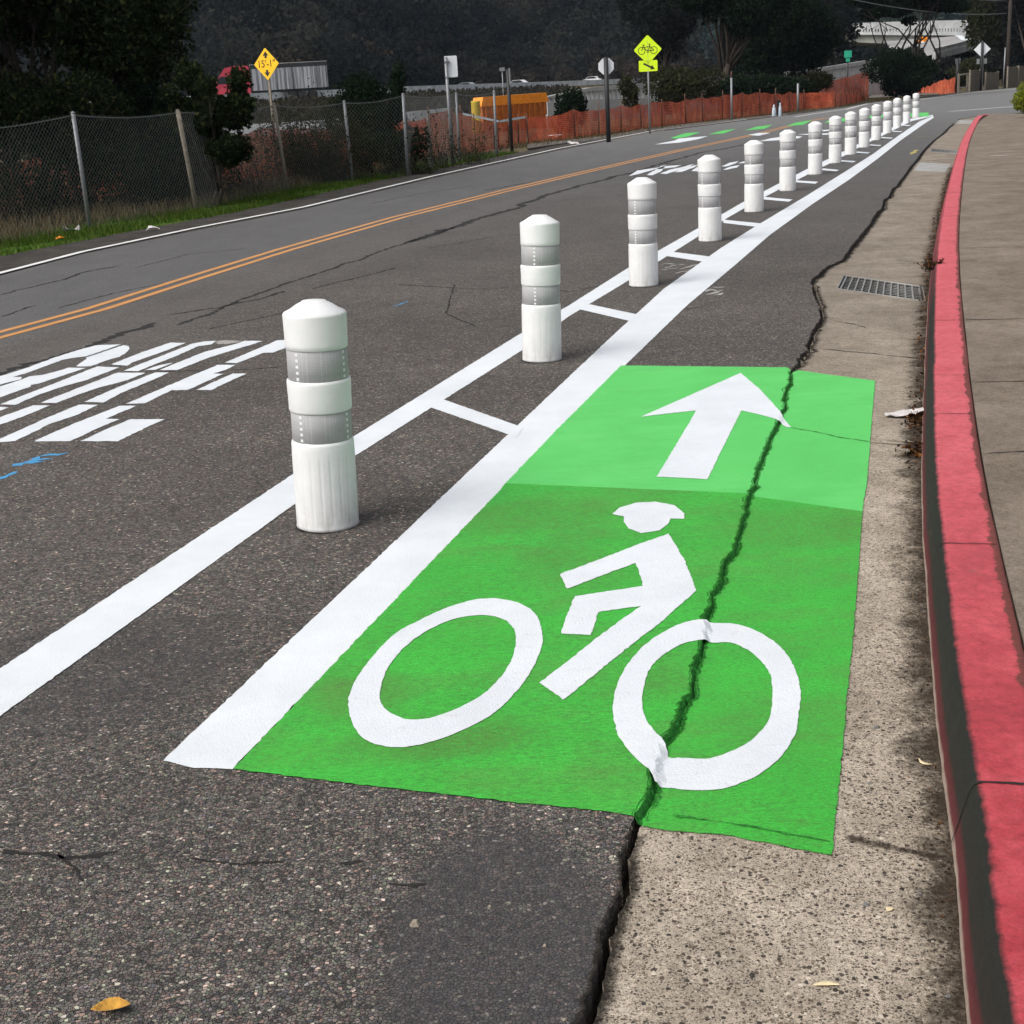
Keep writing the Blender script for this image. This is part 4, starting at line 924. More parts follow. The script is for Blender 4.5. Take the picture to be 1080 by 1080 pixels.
tree('oak_tree', atpx(765,110,92), 13, (5.2, 4.5), 36, 'leaf_dark', 46000, .13, 'large dark spreading oak with forked trunk, right of the lime sign', stems=3, trunk_r=.22, blobs=26, crown_z=.30, lumpy=.3)
tree('oak_tree', atpx(822,100,104), 11, (4.6, 4.0), 37, 'leaf_dark', 40000, .14, 'dark round oak standing above the middle of the orange netting', stems=2, trunk_r=.25, blobs=24, crown_z=.06, lumpy=.36)
tree('dark_shrub', atpx(795,110,88), 2.6, (3.0, 1.4), 54, 'leaf_dark', 14000, .09, 'dark low thicket right behind the netting under the middle oak', cat='shrub', stems=4, trunk_r=.05, blobs=16, crown_z=.03, lumpy=.4)
tree('dark_shrub', atpx(852,104,99), 2.5, (2.0, 1.4), 55, 'leaf_olive', 8000, .09, 'olive low thicket at the left end of the visible ramp parapet', cat='shrub', stems=4, trunk_r=.05, blobs=12, crown_z=.03, lumpy=.4)
tree('oak_tree', atpx(700,100,130), 13, (4.6, 4.0), 38, 'leaf_far', 20000, .18, 'dark tree behind the lime sign with bare lower limbs', stems=2, trunk_r=.22, blobs=20, crown_z=.25, lumpy=.32)
tree('oak_tree', atpx(862,90,165), 12, (5.0, 4.5), 39, 'leaf_far', 15000, .24, 'dark tree at the left end of the overpass', stems=2, trunk_r=.25, blobs=18, crown_z=.1, lumpy=.38)
tree('round_shrub', atpx(955,100,98), 3.55, (2.9, 2.2), 40, 'leaf_dark', 17000, .10, 'big round dark shrub under the forked tree near the overpass', cat='shrub', stems=3, trunk_r=.07, blobs=18, crown_z=.03, lumpy=.42)
tree('forked_tree', atpx(962,99,101), 9.8, (5.4, 3.8), 41, 'leaf_dark', 24000, .11, 'dark forked tree with open crown before the overpass', stems=6, trunk_r=.13, blobs=40, crown_z=.42, lumpy=.16, spread=1.6, open_=True)
tree('pine_tree', atpx(1062,90,150), 16, (5.5, 5.0), 42, 'leaf_olive', 26000, .20, 'tall olive pine at the upper right behind the utility pole', stems=2, trunk_r=.25, blobs=24, crown_z=.12, lumpy=.34)
tree('pine_tree', atpx(1046,90,165), 9.5, (3.0, 3.0), 43, 'leaf_far', 12000, .2, 'dark tree behind the blank diamond sign', stems=2, trunk_r=.2, blobs=16, crown_z=.1, lumpy=.38)
tree('pine_tree', atpx(1095,88,140), 15, (5.0, 4.5), 44, 'leaf_far', 16000, .2, 'dark tree cut off by the right edge of the picture', stems=2, trunk_r=.25, blobs=20, crown_z=.1, lumpy=.38)
tree('shrub', atpx(1006,90,132), 3.0, (3.2, 1.6), 56, 'leaf_far', 9000, .13, 'dark brush under the short blue-grey parapet', cat='shrub', stems=2, trunk_r=.05, blobs=14, crown_z=.05, lumpy=.42)
tree('shrub', atpx(1024,95,125), 3.0, (2.2, 1.6), 45, 'leaf_olive', 7000, .12, 'scrubby bush behind the little wooden gate', cat='shrub', stems=2, trunk_r=.05, blobs=12, crown_z=.05, lumpy=.42)
b_ = G(1086, 124, .1); tree('shrub', (b_[0], b_[1], .1), 1.15, (.55, .5), 46, 'leaf_lime', 3500, .04, 'bright yellow-green shrub at the right edge of the picture', cat='shrub', stems=3, trunk_r=.02, blobs=9, crown_z=.03, lumpy=.45)

# grass and weeds
def blades(name, n, area, hgt_, mat, label, wd=.006, rs=None, z=-.02):
    rs = rs or rng; X = area(n, rs); n = len(X); h = hgt_*rs.uniform(.4, 1.3, n)
    an = rs.uniform(0, 6.28, n); ln = rs.normal(size=(n, 2))*h[:, None]*.35; w = wd*rs.uniform(.6, 1.4, n)
    sx = np.cos(an)*w; sy = np.sin(an)*w; zz = np.full(n, z)
    V = np.stack([np.stack([X[:, 0]-sx, X[:, 1]-sy, zz], 1), np.stack([X[:, 0]+sx, X[:, 1]+sy, zz], 1), np.stack([X[:, 0]+ln[:, 0]+sx*.3, X[:, 1]+ln[:, 1]+sy*.3, zz+h], 1), np.stack([X[:, 0]+ln[:, 0]-sx*.3, X[:, 1]+ln[:, 1]-sy*.3, zz+h], 1)], 1).reshape(-1, 3)
    o = quads(name, V, mat, None, rs.random(n)); tag(o, label, None, None, 'stuff'); return o
def strip_area(line, d0, d1, i0=0, i1=None, clump=.5):
    ln = np.array(line[i0:i1]); L_ = np.r_[0, np.cumsum(np.hypot(*np.diff(ln, axis=0).T))]
    def f(n, rs):
        s = rs.uniform(0, L_[-1], n); d = rs.uniform(d0, d1, n)
        keep = (np.sin(s*1.9)+np.sin(s*.7+d*5)+np.sin(d*9+s*3.1)) > rs.normal(-.9, 1, n)*clump*1.6
        s = s[keep]; d = d[keep]; x = np.interp(s, L_, ln[:, 0]); y = np.interp(s, L_, ln[:, 1])
        tx = np.gradient(np.interp(s, L_, ln[:, 0])) if False else None
        k = np.clip(np.searchsorted(L_, s)-1, 0, len(ln)-2); t = (ln[k+1]-ln[k]); t /= np.linalg.norm(t, axis=1)[:, None]
        return np.stack([x-t[:, 1]*d, y+t[:, 0]*d], 1)
    return f
eb = (back+edge)[1:8]
blades('grass', 60000, strip_area(eb, 1.25, 3.1), .075, M['grass'], 'short bright green grass on the verge below the wire fence')
blades('dry_grass', 26000, strip_area(eb, 2.4, 6.5), .22, M['straw'], 'dry brown grass and weeds behind the wire fence', wd=.008)
far_ = [G(*p) for p in [(556,154),(600,149),(644,144),(678,137),(720,131),(770,125.5),(830,119),(880,113.5),(915,107),(960,101)]]
blades('dry_grass', 16000, strip_area(far_, -.6, 3.0), .12, M['straw'], 'straw-coloured grass along the foot of the orange netting', wd=.02, z=-.08)

# ------------------------------------------------------------------ chain-link fence
posts = [(-70,268,139),(95,240,120),(208,221,117),(304,201,110),(372,191,107.5),(430,185,100),(485,170,98.5),(524,165,96.5)]
# (x, y of foot, y of top)
fb = [Vector((*G(x, y), -.03)) for x, y, _ in posts]; fh = [hgt(x, y, yt, -.03) for x, y, yt in posts]
print('fence heights', [round(h, 2) for h in fh])
c0 = fb[1]
t = empty('chain_link_fence', c0, 0, label='long grey chain-link fence on leaning posts along the far verge', cat='fence')
topx = [None, 77, 187.5, 289, 363, 425, 481, 521]
tops = []
for i, (p, h) in enumerate(zip(fb, fh)):
    top = p+Vector((0, 0, h))
    if topx[i] is not None:
        pr = proj(top); dd = (top-CAM).dot(Fv); top.x += max(-.5, min(.5, (topx[i]-pr[0])*dd/FPX))
    tops.append(top)
    mb = MB(); mb.tube([p-c0-Vector((0, 0, .1)), p-c0+(top-p)*.5, top-c0], .034 if i not in (2,) else .042, 8); 
    mb.lathe([(.036, 0), (.036, .02), (.01, .035)], 8, c=tuple(top-c0))
    o = mb.build('fence_post', M['wood_post'] if i in (2, 3) else M['steel'], t)
    if i in (2, 3): o['label'] = 'brownish weathered fence post'
V = []; tone = []
mb = MB()
for i in range(len(fb)-1):
    A, B2, C_, D_ = fb[i]-c0, fb[i+1]-c0, tops[i]-c0, tops[i+1]-c0; Ln = (B2-A).length
    def pt(u, v): b = A.lerp(B2, u); tp = C_.lerp(D_, u); q = b.lerp(tp, v); q.z -= .06*math.sin(math.pi*u)*v; return q
    hh = (C_-A).length; sp = .085 if i < 4 else .10; nn = int((Ln+hh)/sp); rw = .0024
    nrm = (B2-A).cross(Vector((0, 0, 1))).normalized()
    for k in range(nn):
        for sg in (0, 1):
            s0 = k*sp-hh; u0, v0, u1, v1 = s0/Ln, 0.0, (s0+hh)/Ln, 1.0
            if u0 < 0: v0 = -s0/hh; u0 = 0
            if u1 > 1: v1 = (Ln-s0)/hh; u1 = 1
            if u1 <= u0 or v1 <= v0: continue
            if sg: q0, q1 = pt(1-u0, v0), pt(1-u1, v1)
            else: q0, q1 = pt(u0, v0), pt(u1, v1)
            if (q1-q0).length < .05: continue
            dr = (q1-q0).normalized(); sd = dr.cross(nrm).normalized()*rw; o2 = nrm*(rw*(1 if sg else -1))
            V += [q0-sd+o2, q0+sd+o2, q1+sd+o2, q1-sd+o2]; tone.append(.5)
            V += [q0-nrm*rw+o2, q0+nrm*rw+o2, q1+nrm*rw+o2, q1-nrm*rw+o2]; tone.append(.5)
    mb.tube([pt(k/6, .985) for k in range(7)], .007, 5)
quads('wire_mesh', np.array([tuple(v) for v in V]), M['wire'], t, tone)
mb.build('top_wire', M['wire'], t)

# ------------------------------------------------------------------ orange safety netting
def net(pts, label, posts_every=2.0, z=-.09, dy=0.0, seed=0, sag=.05):
    """pts: (x, y_foot, y_top) in photo pixels of the foot line"""
    rs = np.random.default_rng(seed+50); P = [Vector((*G(x, y), z)) for x, y, _ in pts]; Hh = [hgt(x, y, yt, z) for x, y, yt in pts]
    return netw(P, Hh, label, posts_every, rs, sag)
def netw(P, Hh, label, posts_every, rs, sag=.05):
    c = P[0].copy(); t = empty('safety_netting', c, 0, label=label, cat='netting', group=None)
    Ls = [0]
    for a, b in zip(P[:-1], P[1:]): Ls.append(Ls[-1]+(b-a).length)
    n = max(4, int(Ls[-1]/.22)); m = 7; vs = []; uv = []
    px_ = [p.x for p in P]; py_ = [p.y for p in P]; pz_ = [p.z for p in P]
    ph = rs.uniform(0, 6, 4)
    for i in range(n+1):
        s = Ls[-1]*i/n; x = np.interp(s, Ls, px_); y = np.interp(s, Ls, py_); z = np.interp(s, Ls, pz_); h = np.interp(s, Ls, Hh)
        h = h-sag*(1+math.sin(s*1.3+ph[0]))*.5-sag*.6*math.sin(s*3.3+ph[1])-abs(math.sin(s*math.pi/posts_every))*sag
        for j in range(m+1):
            v = j/m; k = .05*math.sin(s*5+v*6+ph[2])+.03*math.sin(s*11+v*3+ph[3])
            vs.append((x-c.x+k*.5, y-c.y+k, z-c.z+v*h)); uv.append((s, v*h))
    fs = [(i*(m+1)+j, (i+1)*(m+1)+j, (i+1)*(m+1)+j+1, i*(m+1)+j+1) for i in range(n) for j in range(m)]
    me = bpy.data.meshes.new('net'); me.from_pydata(vs, [], fs); me.materials.append(M['net'])
    ul = me.uv_layers.new(name='UVMap'); li = np.zeros(len(me.loops), dtype=np.int32); me.loops.foreach_get('vertex_index', li); ul.data.foreach_set('uv', np.array(uv, dtype=np.float32)[li].ravel())
    me.polygons.foreach_set('use_smooth', [True]*len(fs)); link(bpy.data.objects.new('net', me), t)
    k = 0; s = 0.0
    while s <= Ls[-1]+.01 and k < 60:
        x = np.interp(s, Ls, px_); y = np.interp(s, Ls, py_); z = np.interp(s, Ls, pz_); h = np.interp(s, Ls, Hh)
        mb = MB(); mb.tube([(x-c.x, y-c.y-.06, z-c.z), (x-c.x+rs.normal()*.02, y-c.y-.06, z-c.z+h+rs.uniform(.02, .25))], .022, 5); mb.build('stake', M['rust'], t)
        s += posts_every; k += 1
    return t
net([(-60,226,176),(60,212,160),(160,205,150),(250,196,137),(335,184,131),(400,175,127),(452,167,122)], 'orange netting seen through the wire fence and scrub at the left', 3.0, seed=1)
net([(455,170,121),(475,167,113),(495,160,120.5),(526,154.5,127.8)], 'orange netting between the grey sign post and the black post', 2.2, seed=2)
net([(526,154.5,127.8),(556,149,123.5)], 'short orange netting panel with pale straps at the black post', 1.4, seed=3)
net([(557,149,122),(600,145.5,116),(645,139.5,112),(690,133.5,106.5),(722,130,104),(745,127,101),(795,121.5,96.3),(820,118.5,97),(850,115,96),(880,113,95),(905,108,97),(916,104.5,103)], 'longest orange netting run across the middle distance', 2.6, seed=4)
net([(893,107,88),(907,105,90),(916,103.5,99)], 'bright crumpled orange netting end right of the longest run', .9, seed=5, sag=.12)
net([(921,98.5,84.8),(940,98.3,86.2),(960,98.3,87.8),(974,98.2,91),(993,98.2,83.5),(1007,98.2,81)], 'orange netting below the big round shrub', 3.2, seed=6)
Pn = [W(822,97,106), W(850,94,107), W(880,93,109), W(916,92,112)]; Pn = [Vector((p.x, p.y, -.1)) for p in Pn]
netw(Pn, [1.66, 1.72, 1.66, 2.12], 'second orange netting row standing behind the longest run', 2.4, np.random.default_rng(9))
# pale straps
def flatstrap(a, b, w, label):
    mb = MB(); a = Vector(a); b = Vector(b); c = (a+b)/2; d = Vector((0, 0, w/2)); mb.add([a-c-d, b-c-d, b-c+d, a-c+d]+[v+Vector((0, .01, 0)) for v in (a-c-d, b-c-d, b-c+d, a-c+d)], [(0, 1, 2, 3), (7, 6, 5, 4), (0, 4, 5, 1), (3, 2, 6, 7), (0, 3, 7, 4), (1, 5, 6, 2)])
    o = mb.build('strap', M['bluewhite']); o.location = c; tag(o, label, 'strap')
Y1 = G(526, 154.5)[1]-.12
flatstrap(W(488,120,Y1-.4), W(526,128,Y1), .07, 'pale strap tied along the top of the netting, left of the black post')
flatstrap(W(527,128,Y1), W(554,123.5,Y1+.8), .07, 'pale strap sloping up behind the black post')
Y2 = G(575, 147)[1]-.3
o_a = W(578,121,Y2); o_b = W(576,135,Y2); mb = MB(); mb.box((0, 0, 0), (.07, .02, (o_a-o_b).length)); o = mb.build('marker_board', M['bluewhite']); o.location = (o_a+o_b)/2; tag(o, 'thin pale board leaning on the netting, right of the black post', 'board')

# ------------------------------------------------------------------ signs and posts
def textmesh(txt, size, depth=.002):
    cu = bpy.data.curves.new('lettering', 'FONT'); cu.body = txt; cu.size = size; cu.extrude = depth; cu.align_x = 'CENTER'; cu.align_y = 'CENTER'
    ob = bpy.data.objects.new('tmp', cu); col.objects.link(ob); dg = bpy.context.evaluated_depsgraph_get(); me = bpy.data.meshes.new_from_object(ob.evaluated_get(dg)); bpy.data.objects.remove(ob); return me
def diamond(w, h): return [(0, -h), (w, 0), (0, h), (-w, 0)]
def roundpoly(poly, r=.04, n=4):
    out = []; m = len(poly)
    for i in range(m):
        p = Vector(poly[i]); a = (Vector(poly[i-1])-p).normalized(); b = (Vector(poly[(i+1) % m])-p).normalized()
        s = p+a*r; e = p+b*r
        for k in range(n+1): t_ = k/n; q = s*(1-t_)**2+p*2*t_*(1-t_)+e*t_*t_; out.append((q.x, q.y))
    return out
def plate(parent, name, poly, zc, mat, y=0.0, th=.006):
    mb = MB(); mb.prism([(x, z+zc) for x, z in poly], y-th/2, y+th/2); return mb.build(name, mat, parent)
def ribbon(mb, pts, w, y):
    for a, b in zip(pts[:-1], pts[1:]):
        a = Vector(a); b = Vector(b); d = (b-a).normalized(); s = Vector((-d.y, d.x))*w/2
        q = [a-s, b-s, b+s, a+s]; mb.add([(v.x, y, v.y) for v in q], [(0, 1, 2, 3)])
def aim(x, y): return -math.atan2(G(x, y)[0], G(x, y)[1])

# lime bicycle warning sign
X, Yb = 685.5, 141; g = G(X, Yb); top = hgt(X, Yb, 41)
yc = hgt(X, Yb, 52.3)
t = empty('bicycle_warning_sign', (g[0], g[1], -.08), aim(X, Yb)+R(6), label='lime diamond bicycle sign over a lime arrow plate on a thin pole', cat='road sign'); zc = yc+.08
k = 13.4*g[1]*1.02/FPX/.96
mb = MB(); mb.tube([(0, .03, 0), (0, .03, zc+.3)], .035, 8); mb.build('pole', M['steel'], t)
plate(t, 'sign_plate', roundpoly(diamond(k, k), .06), zc, M['signlime'])
mb = MB()
for cx_ in (-.43, .43): ribbon(mb, [(k*(cx_+.24*math.cos(a)), zc-.06*k+k*.24*math.sin(a)) for a in np.linspace(0, 2*math.pi, 21)], .032*k*1.3, -.006)
kk = lambda p: [(k*x, zc-.06*k+k*y) for x, y in p]
for p in ([(-.43, 0), (-.30, .30), (-.22, .38)], [(-.30, .30), (-.34, .42)], [(-.28, .22), (.16, .26)], [(-.28, .20), (-.02, -.04)], [(-.02, -.04), (.16, .26)], [(.16, .30), (.08, .42), (.20, .42)], [(.16, .26), (.43, 0)], [(-.02, -.04), (.43, 0)], [(-.06, -.12), (.06, -.12)]): ribbon(mb, kk(p), .05*k, -.0065)
mb.build('bicycle_symbol', M['ink'], t)
zp = hgt(X, Yb, 69.5)+.08; hw, hh = 9.4*g[1]/FPX, 5.3*g[1]/FPX
plate(t, 'arrow_plate', roundpoly([(-hw, -hh), (hw, -hh), (hw, hh), (-hw, hh)], .04), zp, M['signlime'])
mb = MB(); A0 = Vector((-.5*hw, .45*hh)); A1 = Vector((.3*hw, -.25*hh)); dv = (A1-A0).normalized(); sv = Vector((-dv.y, dv.x))
ribbon(mb, [(A0.x, zp+A0.y), (A1.x, zp+A1.y)], .16*hh*2, -.006)
q = [A1+sv*.45*hh, A1+dv*.8*hh, A1-sv*.45*hh]; mb.add([(v.x, -.0062, zp+v.y) for v in q], [(0, 1, 2)]); mb.build('arrow_symbol', M['ink'], t)

# amber clearance sign near the freeway
Ys = 60.0; p = W(281,67.5,Ys); gz = -.1
t = empty('clearance_sign', (p.x, p.y, gz), -math.atan2(p.x, p.y)+R(-38), label="amber diamond sign reading 15'-1'' with up and down arrows, before the red truck", cat='road sign'); zc = p.z-gz
k = 15.6*Ys/FPX
mb = MB(); mb.box((0, .05, (zc+.25)/2), (.10, .05, zc+.25)); mb.build('pole', M['wood_post'], t)
plate(t, 'sign_plate', roundpoly(diamond(k, k), .05), zc, M['signyellow'])
me = textmesh('15\'-1"', k*.62); me.materials.append(M['ink']); o = link(bpy.data.objects.new('lettering', me), t); o.rotation_euler = (R(90), 0, 0); o.location = (0, -.008, zc)
mb = MB()
for sg in (1, -1):
    pts = [(-.09, .36), (.09, .36), (.09, .52), (.24, .50), (0, .78), (-.24, .50), (-.09, .52)]
    mb = MB(); mb.add([(x*k, -.0065, zc+sg*z*k) for x, z in pts], [tuple(range(7))]); mb.build('arrow_symbol', M['ink'], t)

def signpost(name, X, Yb, Ytop, r, mat, label, cat='post', square=False):
    g = G(X, Yb); h = hgt(X, Yb, Ytop)+.08
    t = empty(name, (g[0], g[1], -.08), aim(X, Yb), label=label, cat=cat)
    mb = MB()
    if square: mb.box((0, 0, h/2), (2*r, 2*r, h))
    else: mb.tube([(0, 0, 0), (0, 0, h)], r, 8)
    mb.build('pole', mat, t); return t, h, g
# back of the grey sign on a steel pole
t, h, g = signpost('grey_sign', 477.5, 174, 60, .04, M['steel'], 'back of a blank grey rectangular sign on a steel pole behind the verge', 'road sign')
w = 12*g[1]/FPX; hh = 20.5*g[1]/FPX
plate(t, 'sign_plate', roundpoly([(-.04, -hh), (w-.02, -hh), (w-.02, 0), (-.04, 0)], .03), h+.02, M['signback'], y=.05)
mb = MB(); 
for zz in (.12, .5): mb.box((.02, .0, h-zz), (.14, .09, .03))
mb.build('bracket', M['steel'], t)
# black post with pale tag
t, h, g = signpost('marker_post', 540, 159, 73, .055, M['blackpost'], 'slim black post with a pale strip at its top, before the orange bin', 'post')
mb = MB(); mb.box((.05, -.01, h-.22), (.05, .10, .5)); mb.build('tag', M['steel'], t)
# stop sign seen from behind
t, h, g = signpost('stop_sign', 642, 150, 60.5, .075, M['blackpost'], 'blank grey back of an octagonal sign on a thick black post', 'road sign')
ro_ = 8.4*g[1]/FPX; oc = [(ro_*math.cos(R(22.5+45*k)), ro_*math.sin(R(22.5+45*k))) for k in range(8)]
plate(t, 'sign_plate', oc, h-8.5*g[1]/FPX, M['signback'], y=.10)
# pole further along
t, h, g = signpost('steel_post', 771.8, 126.5, 82, .05, M['steel'], 'bare pale post in front of the netting, top rusted dark', 'post')
mb = MB(); mb.tube([(0, 0, h), (0, 0, h+.28)], .04, 6); mb.build('rusty_top', M['rust'], t)
t, h, g = signpost('steel_post', 841.5, 117.8, 88, .06, M['steel'], 'pale post beside the netting right of the white sack', 'post')
# sack by a black bin
g = G(819, 121.5)
t = empty('litter_bin', (g[0]+.1, g[1], -.08), 0, label='slim black bin at the roadside in front of the netting', cat='bin')
s_ = g[1]/FPX
mb = MB(); mb.box((0, 0, 7.6*s_), (3.6*s_, 3*s_, 15.2*s_), taper=.94); mb.build('body', M['blackpost'], t); mb = MB(); mb.box((0, 0, 15.6*s_), (4*s_, 3.3*s_, .8*s_)); mb.build('lid', M['blackpost'], t)
def sack(x, w, h, label):
    mb = MB(); mb.lathe([(w*.42, 0), (w*.5, h*.08), (w*.5, h*.45), (w*.4, h*.7), (w*.18, h*.88), (w*.24, h*.96), (w*.1, h)], 14); o = mb.build('sack', M['bluewhite']); gg_ = G(x, 122.3); o.location = (gg_[0], gg_[1], -.08); tag(o, label, 'sack'); return o
sack(816.4, 4.2*s_, 12.5*s_, 'pale blue sack left of the slim black bin'); sack(822.8, 3.2*s_, 14*s_, 'taller pale sack right of the slim black bin')
# green street sign
Yg = 118; p = W(894,80,Yg); tp = W(894.5,57,Yg); k = Yg/FPX
t = empty('green_sign', (p.x, p.y, -.1), -math.atan2(p.x, p.y), label='small green sign on a dark pole left of the round shrub', cat='road sign')
mb = MB(); mb.tube([(0, 0, 0), (0, 0, tp.z+.1)], .06, 6); mb.build('pole', M['blackpost'], t)
plate(t, 'sign_plate', [(-3.7*k, -3.3*k), (3.7*k, -3.3*k), (3.7*k, 3.3*k), (-3.7*k, 3.3*k)], tp.z+.1, M['signgreen'], y=-.08)
plate(t, 'lower_plate', [(-2*k, -1.6*k), (2*k, -1.6*k), (2*k, 1.6*k), (-2*k, 1.6*k)], tp.z+.1-5.6*k, M['signgreen'], y=-.08)
# diamond sign back at the right
t, h, g = signpost('diamond_sign', 1034.2, 95.5, 43.5, .10, M['blackpost'], 'blank pale back of a diamond sign with small plates on a black post', 'road sign'); k = math.hypot(*g)/FPX
plate(t, 'sign_plate', diamond(7.6*k, 7.6*k), h-7.2*k, M['signback'], y=.14)
for sg in (-1, 1): plate(t, 'small_plate', [(sg*3.3*k-1.4*k, -2.4*k), (sg*3.3*k+1.4*k, -2.4*k), (sg*3.3*k+1.4*k, 2.4*k), (sg*3.3*k-1.4*k, 2.4*k)], h-18*k, M['steel'], y=.14)
mb = MB(); mb.box((1.3*k, .1, h*.42), (.7*k, .1, h*.84)); mb.build('steel_backing', M['steel'], t)
t, h, g = signpost('gate_post', 1009, 98, 61.5, .12, M['blackpost'], 'thick black post with a square grey plate, left of the wooden gate', 'post')
plate(t, 'plate', [(-2*k, -2.2*k), (2.3*k, -2.2*k), (2.3*k, 2.2*k), (-2*k, 2.2*k)], h-2.4*k, M['steel'], y=.15)
# gate and board fence
def gpx(x, y): g = G(x, y); return Vector((g[0], g[1], -.09))
gl0 = gpx(1010.5, 98.2); gl1 = gpx(1020, 97.2); hG = hgt(1015, 97.7, 76)
t = empty('wooden_gate', gl0, 0, label='open-framed grey wooden gate between black post and board fence', cat='gate'); d = gl1-gl0
mb = MB(); mb.box((0, 0, hG/2), (.14, .14, hG)); mb.build('gate_post', M['wood_post'], t); mb = MB(); mb.box((d.x, d.y, hG/2), (.14, .14, hG)); mb.build('gate_post', M['wood_post'], t)
mb = MB(); mb.tube([(0, 0, hG*.93), (d.x, d.y, hG*.95)], .07, 6); mb.build('rail', M['wood_post'], t)
mb = MB(); mb.tube([(0, 0, hG*.3), (d.x, d.y, hG*.32)], .05, 6); mb.build('rail', M['wood_post'], t)
def boards(x0, y0, x1, y1, ytop, label):
    a = gpx(x0, y0); b = gpx(x1, y1); h = hgt((x0+x1)/2, (y0+y1)/2, ytop, -.09); d = b-a; L_ = d.length; n = max(2, int(L_/.22)); rz = math.atan2(d.y, d.x)
    t = empty('board_fence', a, rz, label=label, cat='fence')
    mb = MB()
    for k in range(n): hk = h*random.uniform(.97, 1.02); mb.box(((k+.5)*L_/n, random.uniform(-.01, .01), hk/2), (L_/n*.93, .03, hk))
    mb.build('panel', M['slat'], t)
    for xx in (0, L_):
        mb = MB(); mb.box((xx, .08, h*.52), (.14, .12, h*1.04)); mb.build('fence_post', M['wood_post'], t)
    mb = MB(); mb.box((L_/2, .05, h*.85), (L_, .05, .1)); mb.build('rail', M['wood_post'], t)
boards(1023.5, 96.3, 1034, 95.2, 74, 'brown board fence panel directly left of the black sign post')
boards(1040, 94.8, 1053, 93.3, 76, 'dark board fence panel right of the diamond sign')
boards(1063, 92.5, 1073, 91, 70.5, 'tan board fence panel right of the utility pole')
boards(1074.5, 91, 1092, 89, 69.5, 'pale board fence panel at the right edge of the picture')
# utility pole and cables
g = G(1061.5, 92.5); Yp = g[1]
pt_ = hgt(1061.5, 92.5, -35)
t = empty('utility_pole', (g[0], g[1], -.09), 0, label='tall brown timber utility pole with a grey conduit by the board fences', cat='utility pole')
mb = MB(); mb.tube([(0, 0, 0), (0, 0, pt_*.5), (.05, 0, pt_)], [.19, .16, .12], 10); mb.build('pole', M['bark'], t)
mb = MB(); mb.tube([(-.33, -.1, 0), (-.28, -.1, hgt(1061.5, 92.5, 50)+.09)], .06, 6); mb.build('conduit', M['steel'], t)
mb = MB(); mb.box((0, 0, pt_-.5), (2.4, .12, .14)); mb.build('crossarm', M['wood_post'], t)
def cable(x0, y0, Ya, x1, y1, Yb_, label, sag):
    a = W(x0, y0, Ya); b = W(x1, y1, Yb_); mb = MB(); pts = []
    for k in range(13): q = a.lerp(b, k/12); q.z -= sag*4*(k/12)*(1-k/12); pts.append(q-a)
    mb.tube(pts, .022, 5); o = mb.build('power_cable', M['steel']); o.location = a; tag(o, label, 'cable')
cable(1061.5, 14, Yp-.2, 700, -55, 60, 'lower power cable crossing the sky gap before the overpass', .9)
cable(1061.5, 1, Yp-.2, 700, -80, 60, 'upper power cable running left from the utility pole', .7)

# ------------------------------------------------------------------ freeway, truck, cars, bins, ramp and overpass
# embankment and freeway
fa = [W(-120,100,150), W(210,99,163), W(430,97,195), W(600,93,260), W(760,88,340)]
fz = [2.9, 2.9, 2.95, 3.0, 3.0]
near = []; 
mb = MB(); n = len(fa); vs = []
for p, z in zip(fa, fz):
    d = Vector((p.x, p.y, 0)).normalized()
    q = [Vector((p.x, p.y, 0))-d*46, Vector((p.x, p.y, 0))-d*2, Vector((p.x, p.y, 0))-d*.6, Vector((p.x, p.y, 0))+d*26, Vector((p.x, p.y, 0))+d*34]
    for v, zz in zip(q, (-.12, z-.3, z, z, z-2.5)): vs.append((v.x, v.y, zz))
em = MB(); em.add(vs, [(i*5+j, (i+1)*5+j, (i+1)*5+j+1, i*5+j+1) for i in range(n-1) for j in (0, 1, 3)]); emb = em.build('embankment', M['ground']); tag(emb, 'brown weedy embankment below the freeway', None, None, 'structure')
em = MB(); em.add(vs, [(i*5+2, (i+1)*5+2, (i+1)*5+3, i*5+3) for i in range(n-1)]); fw = em.build('freeway', M['path']); tag(fw, 'freeway deck on the embankment', None, None, 'structure')
def wallrun(name, P, h, th, mat, label, cat='barrier', part=None):
    c = Vector(P[0]); t = empty(name, c, 0, label=label, cat=cat); mb = MB()
    for a, b in zip(P[:-1], P[1:]):
        a = Vector(a)-c; b = Vector(b)-c; d = (b-a); dn = Vector((d.y, -d.x, 0)).normalized()*th/2; u = Vector((0, 0, h))
        vs = [a-dn*1.6, a+dn*1.6, b+dn*1.6, b-dn*1.6, a-dn+u, a+dn+u, b+dn+u, b-dn+u]; mb.add(vs, [(0, 3, 2, 1), (4, 5, 6, 7), (0, 1, 5, 4), (1, 2, 6, 5), (2, 3, 7, 6), (3, 0, 4, 7)])
    mb.build('wall', mat, t); return t
wallrun('concrete_barrier', [(p.x, p.y, z-.05) for p, z in zip(fa, fz)], .95, .3, M['barrier'], 'long pale concrete barrier along the freeway below the red truck')
pb = [W(232,132,95), W(265,131,96), W(335,127,98), W(430,118,104), W(472,114,108)]
wallrun('concrete_barrier', [(p.x, p.y, max(-.1, p.z-.75)) for p in pb], .75, .3, M['barrier'], 'lower pale concrete barrier at the foot of the embankment')
